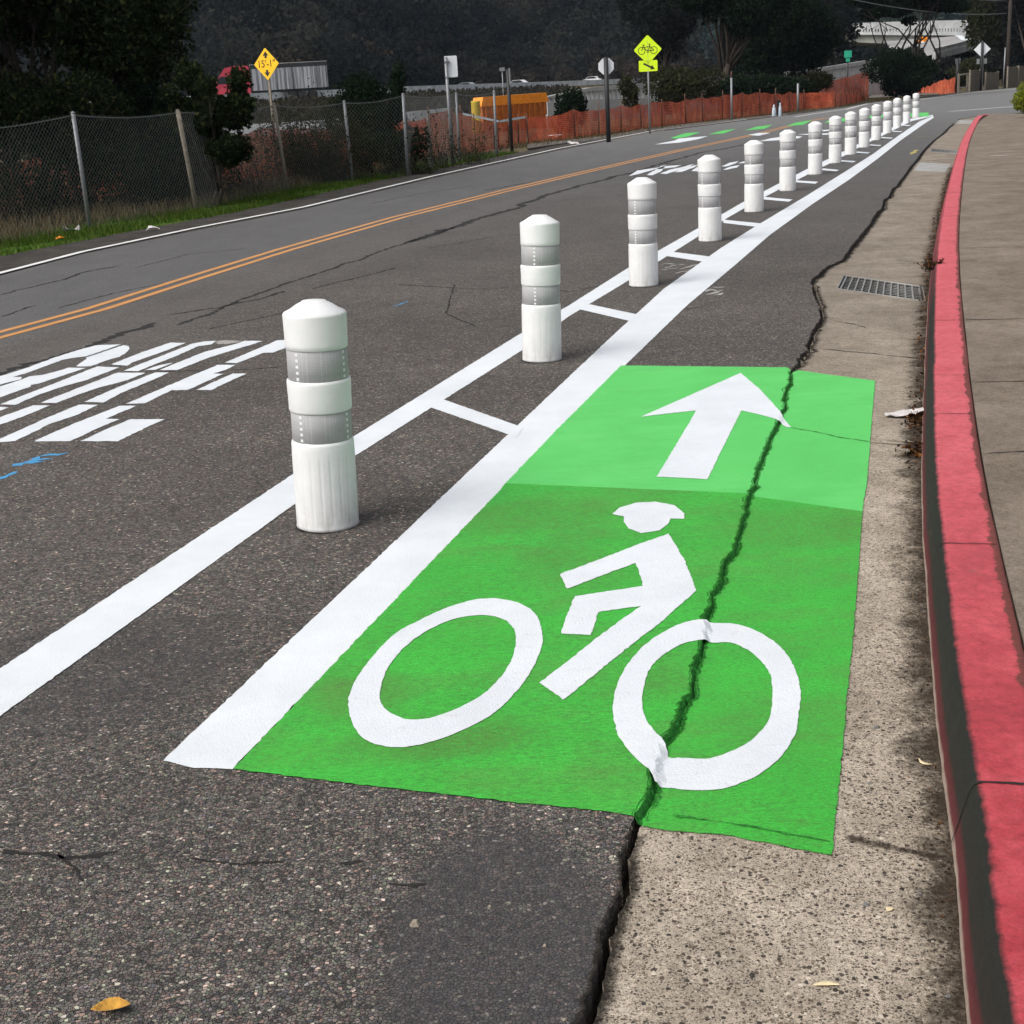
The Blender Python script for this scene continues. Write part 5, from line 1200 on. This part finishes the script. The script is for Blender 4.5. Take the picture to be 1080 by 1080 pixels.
# weeds on the embankment
def emb_area(n, rs):
    i = rs.integers(0, 3, n); u = rs.random(n); v = rs.random(n); A = np.array(vs).reshape(-1, 5, 3)
    a = A[i, 0]*(1-u[:, None])+A[i+1, 0]*u[:, None]; b = A[i, 1]*(1-u[:, None])+A[i+1, 1]*u[:, None]; return a*(1-v[:, None])+b*v[:, None]
Xe = emb_area(16000, rng); nE = len(Xe); he = rng.uniform(.2, .9, nE); ang = rng.uniform(-.5, .5, nE); wE = .10
Vv = np.stack([Xe-np.c_[np.cos(ang)*wE, np.sin(ang)*wE, np.zeros(nE)], Xe+np.c_[np.cos(ang)*wE, np.sin(ang)*wE, np.zeros(nE)], Xe+np.c_[rng.normal(0, .12, nE), rng.normal(0, .12, nE), he], Xe+np.c_[rng.normal(0, .15, nE)-.1, rng.normal(0, .1, nE), he*.8]], 1).reshape(-1, 3)
ow = quads('weeds', Vv, M['twig'], None, rng.random(nE)); tag(ow, 'rough brown weeds covering the freeway embankment', None, None, 'stuff')
# semi truck
pT = W(219,98,173); pE = W(346,98,176); z0 = 2.9
axis = Vector((pE.x-pT.x, pE.y-pT.y, 0)); LT = axis.length; rz = math.atan2(axis.y, axis.x)
t = empty('semi_truck', (pT.x, pT.y, z0), rz, label='dark red semi truck pulling a streaked grey trailer on the freeway', cat='truck')
kx = LT/127.0  # metres per photo pixel along the side
mb = MB(); pr = [(0.2, .8), (0, 1.5), (.3, 1.75), (7*kx, 1.95), (9*kx, 2.1), (14*kx, 3.1), (20*kx, 3.95), (30*kx, 4.15), (44*kx, 4.1), (45*kx, 3.9), (45*kx, .8)]
mb.prism(pr, -1.25, 1.25); mb.build('cab', M['redpaint'], t)
mb = MB(); mb.prism([(9.4*kx, 2.15), (14*kx, 3.0), (22*kx, 3.0), (22*kx, 2.15)], -1.27, 1.27); mb.build('window', M['glass'], t)
mb = MB(); mb.prism([(3*kx, .5), (3*kx, .78), (44*kx, .78), (44*kx, .5)], -1.1, 1.1); mb.build('chassis', M['blackpost'], t)
mb = MB(); mb.box(((47*kx+LT)/2, 0, 2.45), (LT-47*kx, 2.5, 2.5)); 
for k in range(20): mb.box((47*kx+(LT-47*kx)*(k+.5)/20, -1.27, 2.4), (.05, .06, 2.4))
mb.build('trailer_side', M['trailer'], t)
mb = MB(); mb.box(((47*kx+LT)/2, 0, 3.93), (LT-47*kx+.1, 2.56, .46)); mb.build('trailer_top', M['blackpost'], t)
mb = MB(); mb.box(((47*kx+LT)/2, 0, 4.19), (LT-47*kx+.1, 2.58, .06)); mb.build('trailer_roof', M['rail'], t)
for wx in (8*kx, 34*kx, 41*kx, LT-3.2, LT-1.9):
    for sy in (-1, 1):
        mb = MB(); mb.tube([(wx, sy*1.0, .5), (wx, sy*1.28, .5)], .5, 16); w_ = mb.build('wheel', M['rubber'], t)
# cars on the freeway
def car(px, py, Y, mat, label, rz0=0.0, L_=4.5, z=3.0):
    p = W(px, py, Y); t = empty('car', (p.x, p.y, z), rz0, label=label, cat='car', group='cars on the freeway')
    mb = MB(); mb.prism([(-2.25, .35), (-2.25, .85), (-1.3, 1.0), (1.5, 1.0), (2.25, .8), (2.25, .35)], -.9, .9); mb.prism([(-1.5, 1.0), (-.9, 1.45), (.6, 1.48), (1.4, 1.0)], -.75, .75); mb.build('body', mat, t)
    mb = MB(); mb.prism([(-1.35, 1.03), (-.85, 1.40), (.55, 1.42), (1.2, 1.03)], -.765, .765); mb.build('window', M['glass'], t)
    for wx in (-1.4, 1.4):
        for sy in (-1, 1): mb = MB(); mb.tube([(wx, sy*.7, .33), (wx, sy*.92, .33)], .33, 12); mb.build('wheel', M['rubber'], t)
    t.scale = (1, 1, 1); return t
car(493, 92, 232, M['cargrey'], 'grey car roof above the barrier, left of the black marker post', R(-25), z=2.85)
car(548, 92, 252, M['carwhite'], 'white car above the orange bin on the freeway', R(-28), z=3.0)
car(626, 89, 292, M['carwhite'], 'white car on the freeway left of the octagonal sign back', R(-30), z=3.3)
# orange debris bin
p0 = W(509,104,76); p1 = W(577,100.5,80); d = Vector((p1.x-p0.x, p1.y-p0.y, 0)); L_ = d.length
t = empty('orange_bin', (p0.x, p0.y, -.1), math.atan2(d.y, d.x), label='long orange steel bin behind the netting with a bright upper band', cat='bin')
mb = MB(); mb.prism([(-.1, 1.32), (-.1, 1.42), (.05, 1.80), (L_-.05, 1.86), (L_+.1, 1.42), (L_+.1, 1.36)], 0, .7); mb.build('upper_band', M['orange'], t)
mb = MB(); mb.box((L_/2, .37, .70), (L_, .62, 1.36))
for k in range(12): mb.box((L_*(k+.5)/12, .02, .70), (.09, .10, 1.34))
mb.build('ribbed_side', M['orange2'], t)
p = W(502,118,74); t = empty('yellow_drum', (p.x, p.y, -.1), 0, label='faded yellow drum at the left end of the orange bin', cat='drum')
mb = MB(); mb.lathe([(.22, 0), (.24, .05), (.23, .5), (.25, .55), (.23, .6), (.22, 1.0), (.24, 1.05), (.23, 1.55), (.245, 1.6), (.22, 1.64)], 16); mb.build('body', M['yellowpl'], t)
# far light pole with crossbar
p = W(531,100,150); t = empty('light_pole', (p.x, p.y, 0), 0, label='thin distant light pole rising behind the orange bin', cat='light pole')
tz = W(530,72,150).z
mb = MB(); mb.tube([(0, 0, 0), (0, 0, tz)], .06, 6); mb.build('pole', M['steel'], t); mb = MB(); mb.box((0, 0, tz-.1), (.55, .2, .35)); mb.build('lamp_head', M['steel'], t)

# ramp parapet: concrete rail with openings
def parapet(pts, label, foot=None):
    """pts: (px, py_top, py_bottom, Y)"""
    T_ = [W(a, b, Y) for a, b, c, Y in pts]; Bm = [W(a, c, Y) for a, b, c, Y in pts]
    c = Vector((Bm[0].x, Bm[0].y, 0)); t = empty('bridge_parapet', c, 0, label=label, cat='parapet')
    top = MB(); low = MB(); pan = MB()
    def slab(mb, a0, a1, b0, b1, th):
        d = a1-a0; dn = Vector((d.y, -d.x, 0)).normalized()*th/2
        mb.add([a0-dn, a0+dn, a1+dn, a1-dn, b0-dn, b0+dn, b1+dn, b1-dn], [(0, 3, 2, 1), (4, 5, 6, 7), (0, 1, 5, 4), (1, 2, 6, 5), (2, 3, 7, 6), (3, 0, 4, 7)])
    for i in range(len(T_)-1):
        a0, a1, b0, b1 = Bm[i]-c, Bm[i+1]-c, T_[i]-c, T_[i+1]-c
        slab(top, a0.lerp(b0, .72), a1.lerp(b1, .72), b0, b1, .32)
        slab(low, Vector((a0.x, a0.y, -.1 if foot is None else a0.z-foot)), Vector((a1.x, a1.y, -.1 if foot is None else a1.z-foot)), a0.lerp(b0, .14), a1.lerp(b1, .14), .36)
        L_ = (a1-a0).length; n = max(1, int(L_/.42))
        for k in range(n):
            u0 = (k+.12)/n; u1 = (k+.52)/n
            slab(pan, a0.lerp(a1, u0).lerp(b0.lerp(b1, u0), .14), a0.lerp(a1, u1).lerp(b0.lerp(b1, u1), .14), a0.lerp(a1, u0).lerp(b0.lerp(b1, u0), .72), a0.lerp(a1, u1).lerp(b0.lerp(b1, u1), .72), .26)
    top.build('top_rail', M['rail'], t); low.build('base_wall', M['rail'], t); pan.build('pierced_panel', M['rail'], t); return t
parapet([(575,102,110,88),(620,92.5,107,91),(690,86.5,106,96),(740,81,98,102),(800,78,93,110),(850,73.5,86.5,118),(880,69,83,124),(921,62.5,76.5,132),(955,58,71,138)], 'long pale ramp parapet with openings, rising behind the netting')
parapet([(985,51,57.5,150),(992,49.5,56,152),(1010,45,51.5,156),(1026,40.5,47,160),(1040,37,43,166)], 'short blue-grey parapet of the curved ramp, left of the diamond sign', .5)
# curved ramp surface
rp = [W(950,66,147), W(985,57,151), W(1010,51,157), W(1026,46.5,161), W(1042,43,167)]; rq = [W(925,34,235), W(955,30,245), W(985,26,262), W(1010,23.5,272), W(1034,22,280)]
mb = MB(); n = len(rp); vv = []
for a, b in zip(rp, rq):
    for k in range(6): vv.append(a.lerp(b, k/5))
mb.add(vv, [(i*6+j, (i+1)*6+j, (i+1)*6+j+1, i*6+j+1) for i in range(n-1) for j in range(5)]); ramp = mb.build('ramp', simple('ramp_paving', (.26, .255, .25), .9, .3, .25)); tag(ramp, 'pale curved ramp deck behind the forked tree', None, None, 'structure')
# its painted line
lp = [W(1002,36,210), W(1008,37.3,200), (W(1014,40,186)), (W(1019,43.5,172))]
def onramp(px, py):
    d = ray(px, py); best = None
    from mathutils.geometry import intersect_ray_tri
    for i in range(n-1):
        for j in range(5):
            a, b, c_, d_ = vv[i*6+j], vv[(i+1)*6+j], vv[(i+1)*6+j+1], vv[i*6+j+1]
            for tri in ((a, b, c_), (a, c_, d_)):
                h_ = intersect_ray_tri(*tri, d, CAM, True)
                if h_ is not None: return h_
    return None
def rampstrip(pxs, w, name, label):
    P = [onramp(*p) for p in pxs]; P = [p for p in P if p is not None]
    if len(P) < 2: print('ramp strip missed'); return
    mb = MB(); vs_ = []
    for i, p in enumerate(P):
        tdir = (P[min(i+1, len(P)-1)]-P[max(i-1, 0)]).normalized(); s = Vector((tdir.y, -tdir.x, 0)).normalized()*w/2; vs_ += [p-s+Vector((0, 0, .06)), p+s+Vector((0, 0, .06))]
    mb.add(vs_, [(2*i, 2*i+1, 2*i+3, 2*i+2) for i in range(len(P)-1)]); o = mb.build(name, M['white'], ramp); o['label'] = label
rampstrip([(1002,35.6),(1008,36.8),(1013,39.2),(1018,43)], .8, 'lane_line', 'white curved lane line on the far ramp')
P_ = onramp(972, 46)
if P_ is not None:
    t = empty('car', (P_.x, P_.y, P_.z), R(-60), label='orange and white work truck on the ramp behind the forked tree', cat='truck')
    mb = MB(); mb.prism([(-1.6, .5), (-1.6, 1.5), (-.2, 1.5), (.1, 2.2), (1.3, 2.2), (1.6, 1.5), (1.6, .5)], -.9, .9); mb.build('body', M['orange'], t)
    mb = MB(); mb.prism([(-1.7, .25), (-1.7, .6), (1.7, .6), (1.7, .25)], -.95, .95); mb.build('lower_body', M['carwhite'], t)
    t.name = 'work_truck'; t.scale = (.4, .4, .35)
# overpass
Yo = 205
def ov(px, py, Y=Yo): return W(px, py, Y)
Lx = [(875,25.6,36,43.5,205),(921,23.6,36.4,45.2,200),(965,22.2,36.8,46.5,197),(1010,21.2,37,48,195),(1060,20.5,37.5,50,194)]
c = Vector((ov(875,43.5,205).x, 205, 0)); t = empty('overpass', c, 0, label='pale concrete overpass with pierced parapet at the upper right', cat='bridge')
def slab2(mb, q, th):
    """q: list of four points front face (bl, br, tr, tl) pushed back by th along y"""
    b = Vector((0, th, 0)); mb.add([v-c for v in q]+[v-c+b for v in q], [(0, 1, 2, 3), (7, 6, 5, 4), (0, 4, 5, 1), (3, 2, 6, 7), (0, 3, 7, 4), (1, 5, 6, 2)])
par = MB(); gir = MB(); dk = MB()
for (a, b) in zip(Lx[:-1], Lx[1:]):
    f = lambda q, y: W(q[0], y, q[4])
    slab2(gir, [f(a, a[3])+Vector((0 if a[0] > 880 else .9, .5, 0)), f(b, b[3])+Vector((0, .5, 0)), f(b, b[2]+.4)+Vector((0, .5, 0)), f(a, a[2]+.4)+Vector((0, .5, 0))], 11)
    slab2(dk, [f(a, a[2]+.5)+Vector((0, -.3, 0)), f(b, b[2]+.5)+Vector((0, -.3, 0)), f(b, b[2]-.3)+Vector((0, -.3, 0)), f(a, a[2]-.3)+Vector((0, -.3, 0))], 13)
    y1a = a[1]+(a[2]-a[1])*.55; y1b = b[1]+(b[2]-b[1])*.55; y2a = a[1]+(a[2]-a[1])*.78; y2b = b[1]+(b[2]-b[1])*.78
    slab2(par, [f(a, y1a), f(b, y1b), f(b, b[1]), f(a, a[1])], .4)
    slab2(par, [f(a, a[2]-.3), f(b, b[2]-.3), f(b, y2b), f(a, y2a)], .4)
    nn = int((b[0]-a[0])/3.0)
    for k in range(nn):
        u0 = k/nn; u1 = (k+.55)/nn
        L2 = lambda qa, qb, ya, yb, u: f(a, ya).lerp(f(b, yb), u)
        slab2(par, [L2(a, b, y2a, y2b, u0), L2(a, b, y2a, y2b, u1), L2(a, b, y1a, y1b, u1), L2(a, b, y1a, y1b, u0)], .38)
par.build('parapet', M['rail'], t); gir.build('girder', simple('girder_concrete', (.27, .28, .26), .9, .15, 1), t); dk.build('deck_edge', M['rail'], t)
mb = MB(); mb.box((-1.5, 6, 3.2), (5, 12, 6.6)); mb.build('abutment', M['blackpost'] if False else M['slat'], t)
for px in (945, 1005):
    q = W(px, 47, 200)-c; mb = MB(); mb.tube([(q.x, 6, -.2), (q.x, 6, q.z+.3)], .8, 12); mb.build('column', M['rail'], t)

# ------------------------------------------------------------------ hill and forest
def hillz(x, y):
    a = math.atan2(x, y); base = 300+40*math.sin(a*9)+25*math.sin(a*23+1)
    d = math.hypot(x, y)-base
    if d < 0: return -.5
    return min(95, d*.42)*(1+.10*math.sin(x*.021)+.08*math.sin(y*.017+x*.011))-.5
mb = MB(); na, nr = 60, 30; vs = []
for i in range(na+1):
    a = R(-75+150*i/na)
    for j in range(nr+1):
        r = 215+(j/nr)**1.2*560; x, y = r*math.sin(a), r*math.cos(a); vs.append((x, y, hillz(x, y)))
mb.add(vs, [(i*(nr+1)+j, (i+1)*(nr+1)+j, (i+1)*(nr+1)+j+1, i*(nr+1)+j+1) for i in range(na) for j in range(nr)], 0, True)
hill = mb.build('hill', M['hill']); tag(hill, 'dark hillside behind the freeway', None, None, 'structure')
rs = np.random.default_rng(77)
TP = []; TT = []
def forest(name, n, amin, amax, rmin, rmax, leaf, size, label, per=260, hr=(9, 17), seed=1, hill_on=False):
    rs = np.random.default_rng(seed); P = []; T = []
    for _ in range(n):
        a = R(rs.uniform(amin, amax)); r = rmin+(rmax-rmin)*rs.random()**1.2; x, y = r*math.sin(a), r*math.cos(a); 
        if hill_on: a0 = math.atan2(x, y); bs = 300+40*math.sin(a0*9)+25*math.sin(a0*23+1); r = bs-8+(rmax-rmin)*rs.random()**1.2; x, y = r*math.sin(a), r*math.cos(a)
        z = max(-.1, hillz(x, y)); h = rs.uniform(*hr); w = h*rs.uniform(.28, .42)
        k = 5; bl = [(x+rs.normal()*w*.4, y+rs.normal()*w*.4, z+h*rs.uniform(.35, .8), w*rs.uniform(.45, .75), w*rs.uniform(.45, .75), h*rs.uniform(.18, .3)) for _ in range(k)]
        q = cloud(bl, per, rs, .7); P.append(q); T.append(np.clip(rs.uniform(-.15, .95)+rs.normal(0, .07, per)+.25*(q[:, 2]-z)/h-.1, 0, 1))
    P = np.concatenate(P); T = np.concatenate(T); o = leafmesh(name, P, size, M[leaf], None, T, asp=.7, rs=rs); tag(o, label, None, None, 'stuff')
forest('hillside_forest', 1500, -32, 34, 292, 420, 'leaf_far', .50, 'dark wooded hillside filling the top of the picture', 420, seed=3, hill_on=True)
forest('hillside_scrub', 260, -26, 8, 292, 360, 'leaf_brownish', .45, 'brownish leafless patches on the wooded hillside', 380, (7, 12), seed=13, hill_on=True)
forest('forest_edge', 130, -30, -7, 208, 260, 'leaf_far', .36, 'dark scrubby tree line just behind the truck', 300, (3, 6.5), seed=4)
forest('forest_edge', 110, -7, 12, 292, 320, 'leaf_brownish', .42, 'brownish scrub line behind the freeway cars', 300, (5, 9), seed=8)
forest('hazy_forest', 330, 9, 26, 290, 350, 'leaf_haze', .45, 'bluish wooded slope above the overpass', 420, (9, 15), seed=5)
forest('roadside_thicket', 60, 9.5, 22, 150, 192, 'leaf_far', .30, 'dark thicket below the overpass', 420, (3, 5.0), seed=6)

# ------------------------------------------------------------------ litter, leaves, pebbles
def leafobj(px, py, z, L_, w, mat, label, rz, curl=.5, name='fallen_leaf'):
    mb = MB(); n = 9; vs = []
    for i in range(n):
        u = i/(n-1); x = (u-.5)*L_; ww = w*math.sin(math.pi*min(1, u*1.02+.01))**.75*(1+.25*math.sin(i*3.1))
        zc = curl*L_*.28*(2*u-1)**2+.002; cy_ = .18*L_*math.sin(u*3)
        vs += [(x, cy_-ww/2, zc+curl*ww*.45), (x, cy_, zc), (x, cy_+ww/2, zc+curl*ww*.35)]
    fs = [(3*i+j, 3*i+3+j, 3*i+4+j, 3*i+1+j) for i in range(n-1) for j in (0, 1)]
    mb.add(vs, fs, 0, True); g = G(px, py, z)
    o = mb.build(name, mat); so = o.modifiers.new('thickness', 'SOLIDIFY'); so.thickness = .0006
    o.location = (g[0], g[1], z+.001); o.rotation_euler = (0, 0, rz); tag(o, label, 'leaf' if name == 'fallen_leaf' else 'litter'); return o
leafobj(118, 1070, 0, .072, .044, M['ochre'], 'curled yellow-brown leaf on the asphalt at the bottom left', .1, .7)
leafobj(872, 1042, GZ, .05, .013, M['cream'], 'pale cream leaf on the concrete at the bottom right', -.1, .3)
leafobj(976, 805, GZ, .042, .010, M['cream'], 'thin cream leaf near the curb beside the green panel', 2.1, .3)
leafobj(939, 961, GZ, .018, .014, M['cream'], 'tiny tan leaf flake on the speckled concrete', .6, .3)
# crumpled paper
rs = np.random.default_rng(8); mb = MB(); nn = 9; vs = []
for i in range(nn):
    u = i/(nn-1); w = .05*math.sin(math.pi*(.12+u*.7))+.004
    for j in range(4): vs.append(((u-.5)*.19, (j/3-.5)*w*2+u*.02, .006+.012*rs.random()+.02*u*u))
mb.add(vs, [(i*4+j, (i+1)*4+j, (i+1)*4+j+1, i*4+j+1) for i in range(nn-1) for j in range(3)]); o = mb.build('crumpled_paper', M['paper']); g = G(954, 439.5, GZ); o.location = (g[0], g[1], GZ+.002); o.rotation_euler = (0, 0, -.15)
so = o.modifiers.new('thickness', 'SOLIDIFY'); so.thickness = .001; tag(o, 'crumpled white paper scrap lying against the curb', 'litter')
for (px, py, mt, lb, s_) in ((76, 244, 'paper', 'white litter scrap on the verge by the leftmost post', .16), (64, 252, 'orange', 'orange litter scrap on the verge by the leftmost post', .09), (162, 242.5, 'paper', 'pale litter scrap on the shoulder gravel', .12), (586, 145, 'paper', 'white litter lump at the foot of the orange netting', .35), (604, 152.5, 'paper', 'white litter scrap at the edge of the footpath', .25)):
    mb = MB(); vs = []
    for i in range(4):
        for j in range(4): vs.append(((i/3-.5)*s_*1.6+rs.normal()*s_*.08, (j/3-.5)*s_+rs.normal()*s_*.08, abs(rs.normal())*s_*.25+.01))
    mb.add(vs, [(i*4+j, (i+1)*4+j, (i+1)*4+j+1, i*4+j+1) for i in range(3) for j in range(3)]); o = mb.build('litter', M[mt]); g = G(px, py, 0); o.location = (g[0], g[1], -.01); tag(o, lb, 'litter')
    so = o.modifiers.new('thickness', 'SOLIDIFY'); so.thickness = .002
# leaf litter and grit (nobody could count it)
def along(n, y0px, y1px, spread, rs, clumps=None):
    a = nearest(CBf, G(*y0px, GZ)); b = nearest(CBf, G(*y1px, GZ)); 
    k = rs.integers(a, b, n) if clumps is None else np.clip((np.array([nearest(CBf, G(*c_, GZ)) for c_ in clumps])[rs.integers(0, len(clumps), n)]+rs.normal(0, 1.3, n)).astype(int), 0, len(CBf)-2)
    P = np.array(CBf)[k]; t_ = np.array(CBf)[k+1]-P; t_ /= np.linalg.norm(t_, axis=1)[:, None]
    d = -np.abs(rs.normal(0, spread, n))-.004; return np.c_[P[:, 0]+t_[:, 1]*d+rs.normal(0, .01, n), P[:, 1]-t_[:, 0]*d+rs.normal(0, .015, n)]
rs = np.random.default_rng(12)
A1_ = along(900, (974,500), (1003,185), .03, rs); A2_ = along(260, (974,500), (974,430), .035, rs, [(974,440),(974,447),(973,478),(973,474)])
A3_ = along(260, (1015,1000), (974,520), .05, rs); A4_ = along(120, (985,290), (985,270), .03, rs, [(984,283),(985,277)])
XY = np.concatenate([A1_, A2_, A3_, A4_]); n = len(XY)
sz = np.concatenate([np.full(900, .011), np.full(260, .014), np.full(260, .004), np.full(120, .018)])
zz = np.concatenate([rs.uniform(.002, .012, 900), rs.uniform(.002, .03, 260), rs.uniform(.002, .006, 260), rs.uniform(.002, .05, 120)])+GZ
P = np.c_[XY, zz]; a = rs.normal(size=(n, 3)); a[:, 2] *= .35; a /= np.linalg.norm(a, axis=1)[:, None]; b = rs.normal(size=(n, 3)); b[:, 2] *= .35; b -= (b*a).sum(1)[:, None]*a; b /= np.linalg.norm(b, axis=1)[:, None]; s2 = (sz*rs.uniform(.5, 1.4, n))[:, None]
V = np.stack([P-a*s2, P-b*s2*.5, P+a*s2, P+b*s2*.5], 1); V[:, :, 2] = np.maximum(V[:, :, 2], GZ+.0028)
o = quads('leaf_litter', V.reshape(-1, 3), M['leaf_brown'], None, rs.random(n)**2); tag(o, 'brown dead leaves and bits gathered along the foot of the curb', None, None, 'stuff')
# pebbles: small angular stones on the asphalt and gutter
mb = MB(); rs = np.random.default_rng(15)
def stone(x, y, z, r):
    vs = []; 
    for k in range(6): a_ = k*math.pi/3+rs.uniform(-.3, .3); q = r*rs.uniform(.7, 1.2); vs.append((x+q*math.cos(a_), y+q*math.sin(a_)*.8, z))
    for k in range(6): a_ = k*math.pi/3+rs.uniform(-.3, .3); q = r*rs.uniform(.35, .75); vs.append((x+q*math.cos(a_), y+q*math.sin(a_)*.8, z+r*rs.uniform(.5, .9)))
    mb.add(vs, [(k, (k+1) % 6, (k+1) % 6+6, k+6) for k in range(6)]+[tuple(range(6, 12))], int(rs.integers(0, 3)))
for _ in range(420):
    y = 2.0+rs.random()**1.6*6; x = rs.uniform(-.4*y, .35*y); s0 = side(x, y)
    cbx = float(np.interp(y, [p[1] for p in CBf], [p[0] for p in CBf]))
    if x > cbx-.03: continue
    z = 0 if s0 < 0 else GZ
    if abs(s0) < .03: continue
    gx = proj((x, y, 0))
    if 380 < gx[1] < 900 and gx[0] > 150+(812-gx[1])*.9 and gx[0] < 900: continue
    stone(x, y, z+.0005, rs.choice([.0025, .0035, .005], p=[.6, .3, .1]))
for (px, py, r_) in ((957,556,.006),(928,499,.005),(955,709,.007),(918,629,.008),(972,643,.008),(968,623,.005),(924,768,.009),(913,955,.009),(970,943,.007),(1000,1052,.007),(968,1072,.006),(438,981,.012),(304,1003,.008),(345,1000,.006),(992,909,.005)): g = G(px, py, GZ); stone(g[0], g[1], (0 if px < 600 else GZ), r_)
o = mb.build('gravel', [simple('dark_stone', (.05, .045, .042), .8, .3, 40), simple('tan_stone', (.26, .22, .17), .8, .3, 40), simple('grey_stone', (.16, .155, .15), .8, .3, 40)]); tag(o, 'loose grit and small stones scattered over asphalt and gutter', None, None, 'stuff')
# weed tuft on the curb
g = G(988, 277, .15); brush('weed_tuft', (g[0]-.03, g[1]-.05), .10, .16, .16, 61, 60, 'dark weed tuft growing over the red curb above the drain grate', nleaf=400, lsize=.008, cat='weed', twr=.002, leaf='leaf_brown')
bpy.data.objects[[o.name for o in bpy.data.objects if o.name.startswith('weed_tuft')][0]].location.z = .10

# ------------------------------------------------------------------ light
w = bpy.data.worlds.new('World'); sc.world = w; w.use_nodes = True; nt = w.node_tree
sky = nt.nodes.new('ShaderNodeTexSky'); sky.sky_type = 'NISHITA'; sky.sun_disc = False; EL_, AZ = R(50), R(-122)
sky.sun_elevation = EL_; sky.sun_rotation = AZ; sky.air_density = 1.0; sky.dust_density = 6.0; sky.ozone_density = .6
hs = nt.nodes.new('ShaderNodeHueSaturation'); hs.inputs['Saturation'].default_value = .32
nt.links.new(sky.outputs[0], hs.inputs['Color']); bg = nt.nodes['Background']; nt.links.new(hs.outputs[0], bg.inputs[0]); bg.inputs[1].default_value = .15
sl = bpy.data.lights.new('sun', 'SUN'); sl.energy = .95; sl.angle = R(48); sl.color = (1, .97, .93); so = bpy.data.objects.new('sun', sl); col.objects.link(so)
dirv = Vector((math.sin(AZ)*math.cos(EL_), math.cos(AZ)*math.cos(EL_), math.sin(EL_)))
so.rotation_euler = dirv.to_track_quat('Z', 'Y').to_euler(); so.location = (0, 0, 30)
sc.view_settings.view_transform = 'Standard'; sc.view_settings.look = 'None'; sc.view_settings.exposure = 0.34; sc.view_settings.gamma = 1
sc.cycles.max_bounces = 6; sc.cycles.transparent_max_bounces = 24

hz = MB(); hz.box((0, 350, 64.5), (1840, 1340, 131)); hzo = hz.build('haze', None); tag(hzo, 'thin bluish air between the road and the wooded hill', None, None, 'stuff')
hm = bpy.data.materials.new('haze_air'); hm.use_nodes = True; ht = hm.node_tree; ht.nodes.remove(ht.nodes['Principled BSDF'])
pv = ht.nodes.new('ShaderNodeVolumePrincipled'); pv.inputs['Color'].default_value = (.62, .72, .88, 1); pv.inputs['Density'].default_value = .00009; ht.links.new(pv.outputs[0], ht.nodes['Material Output'].inputs['Volume'])
hzo.data.materials.clear(); hzo.data.materials.append(hm)
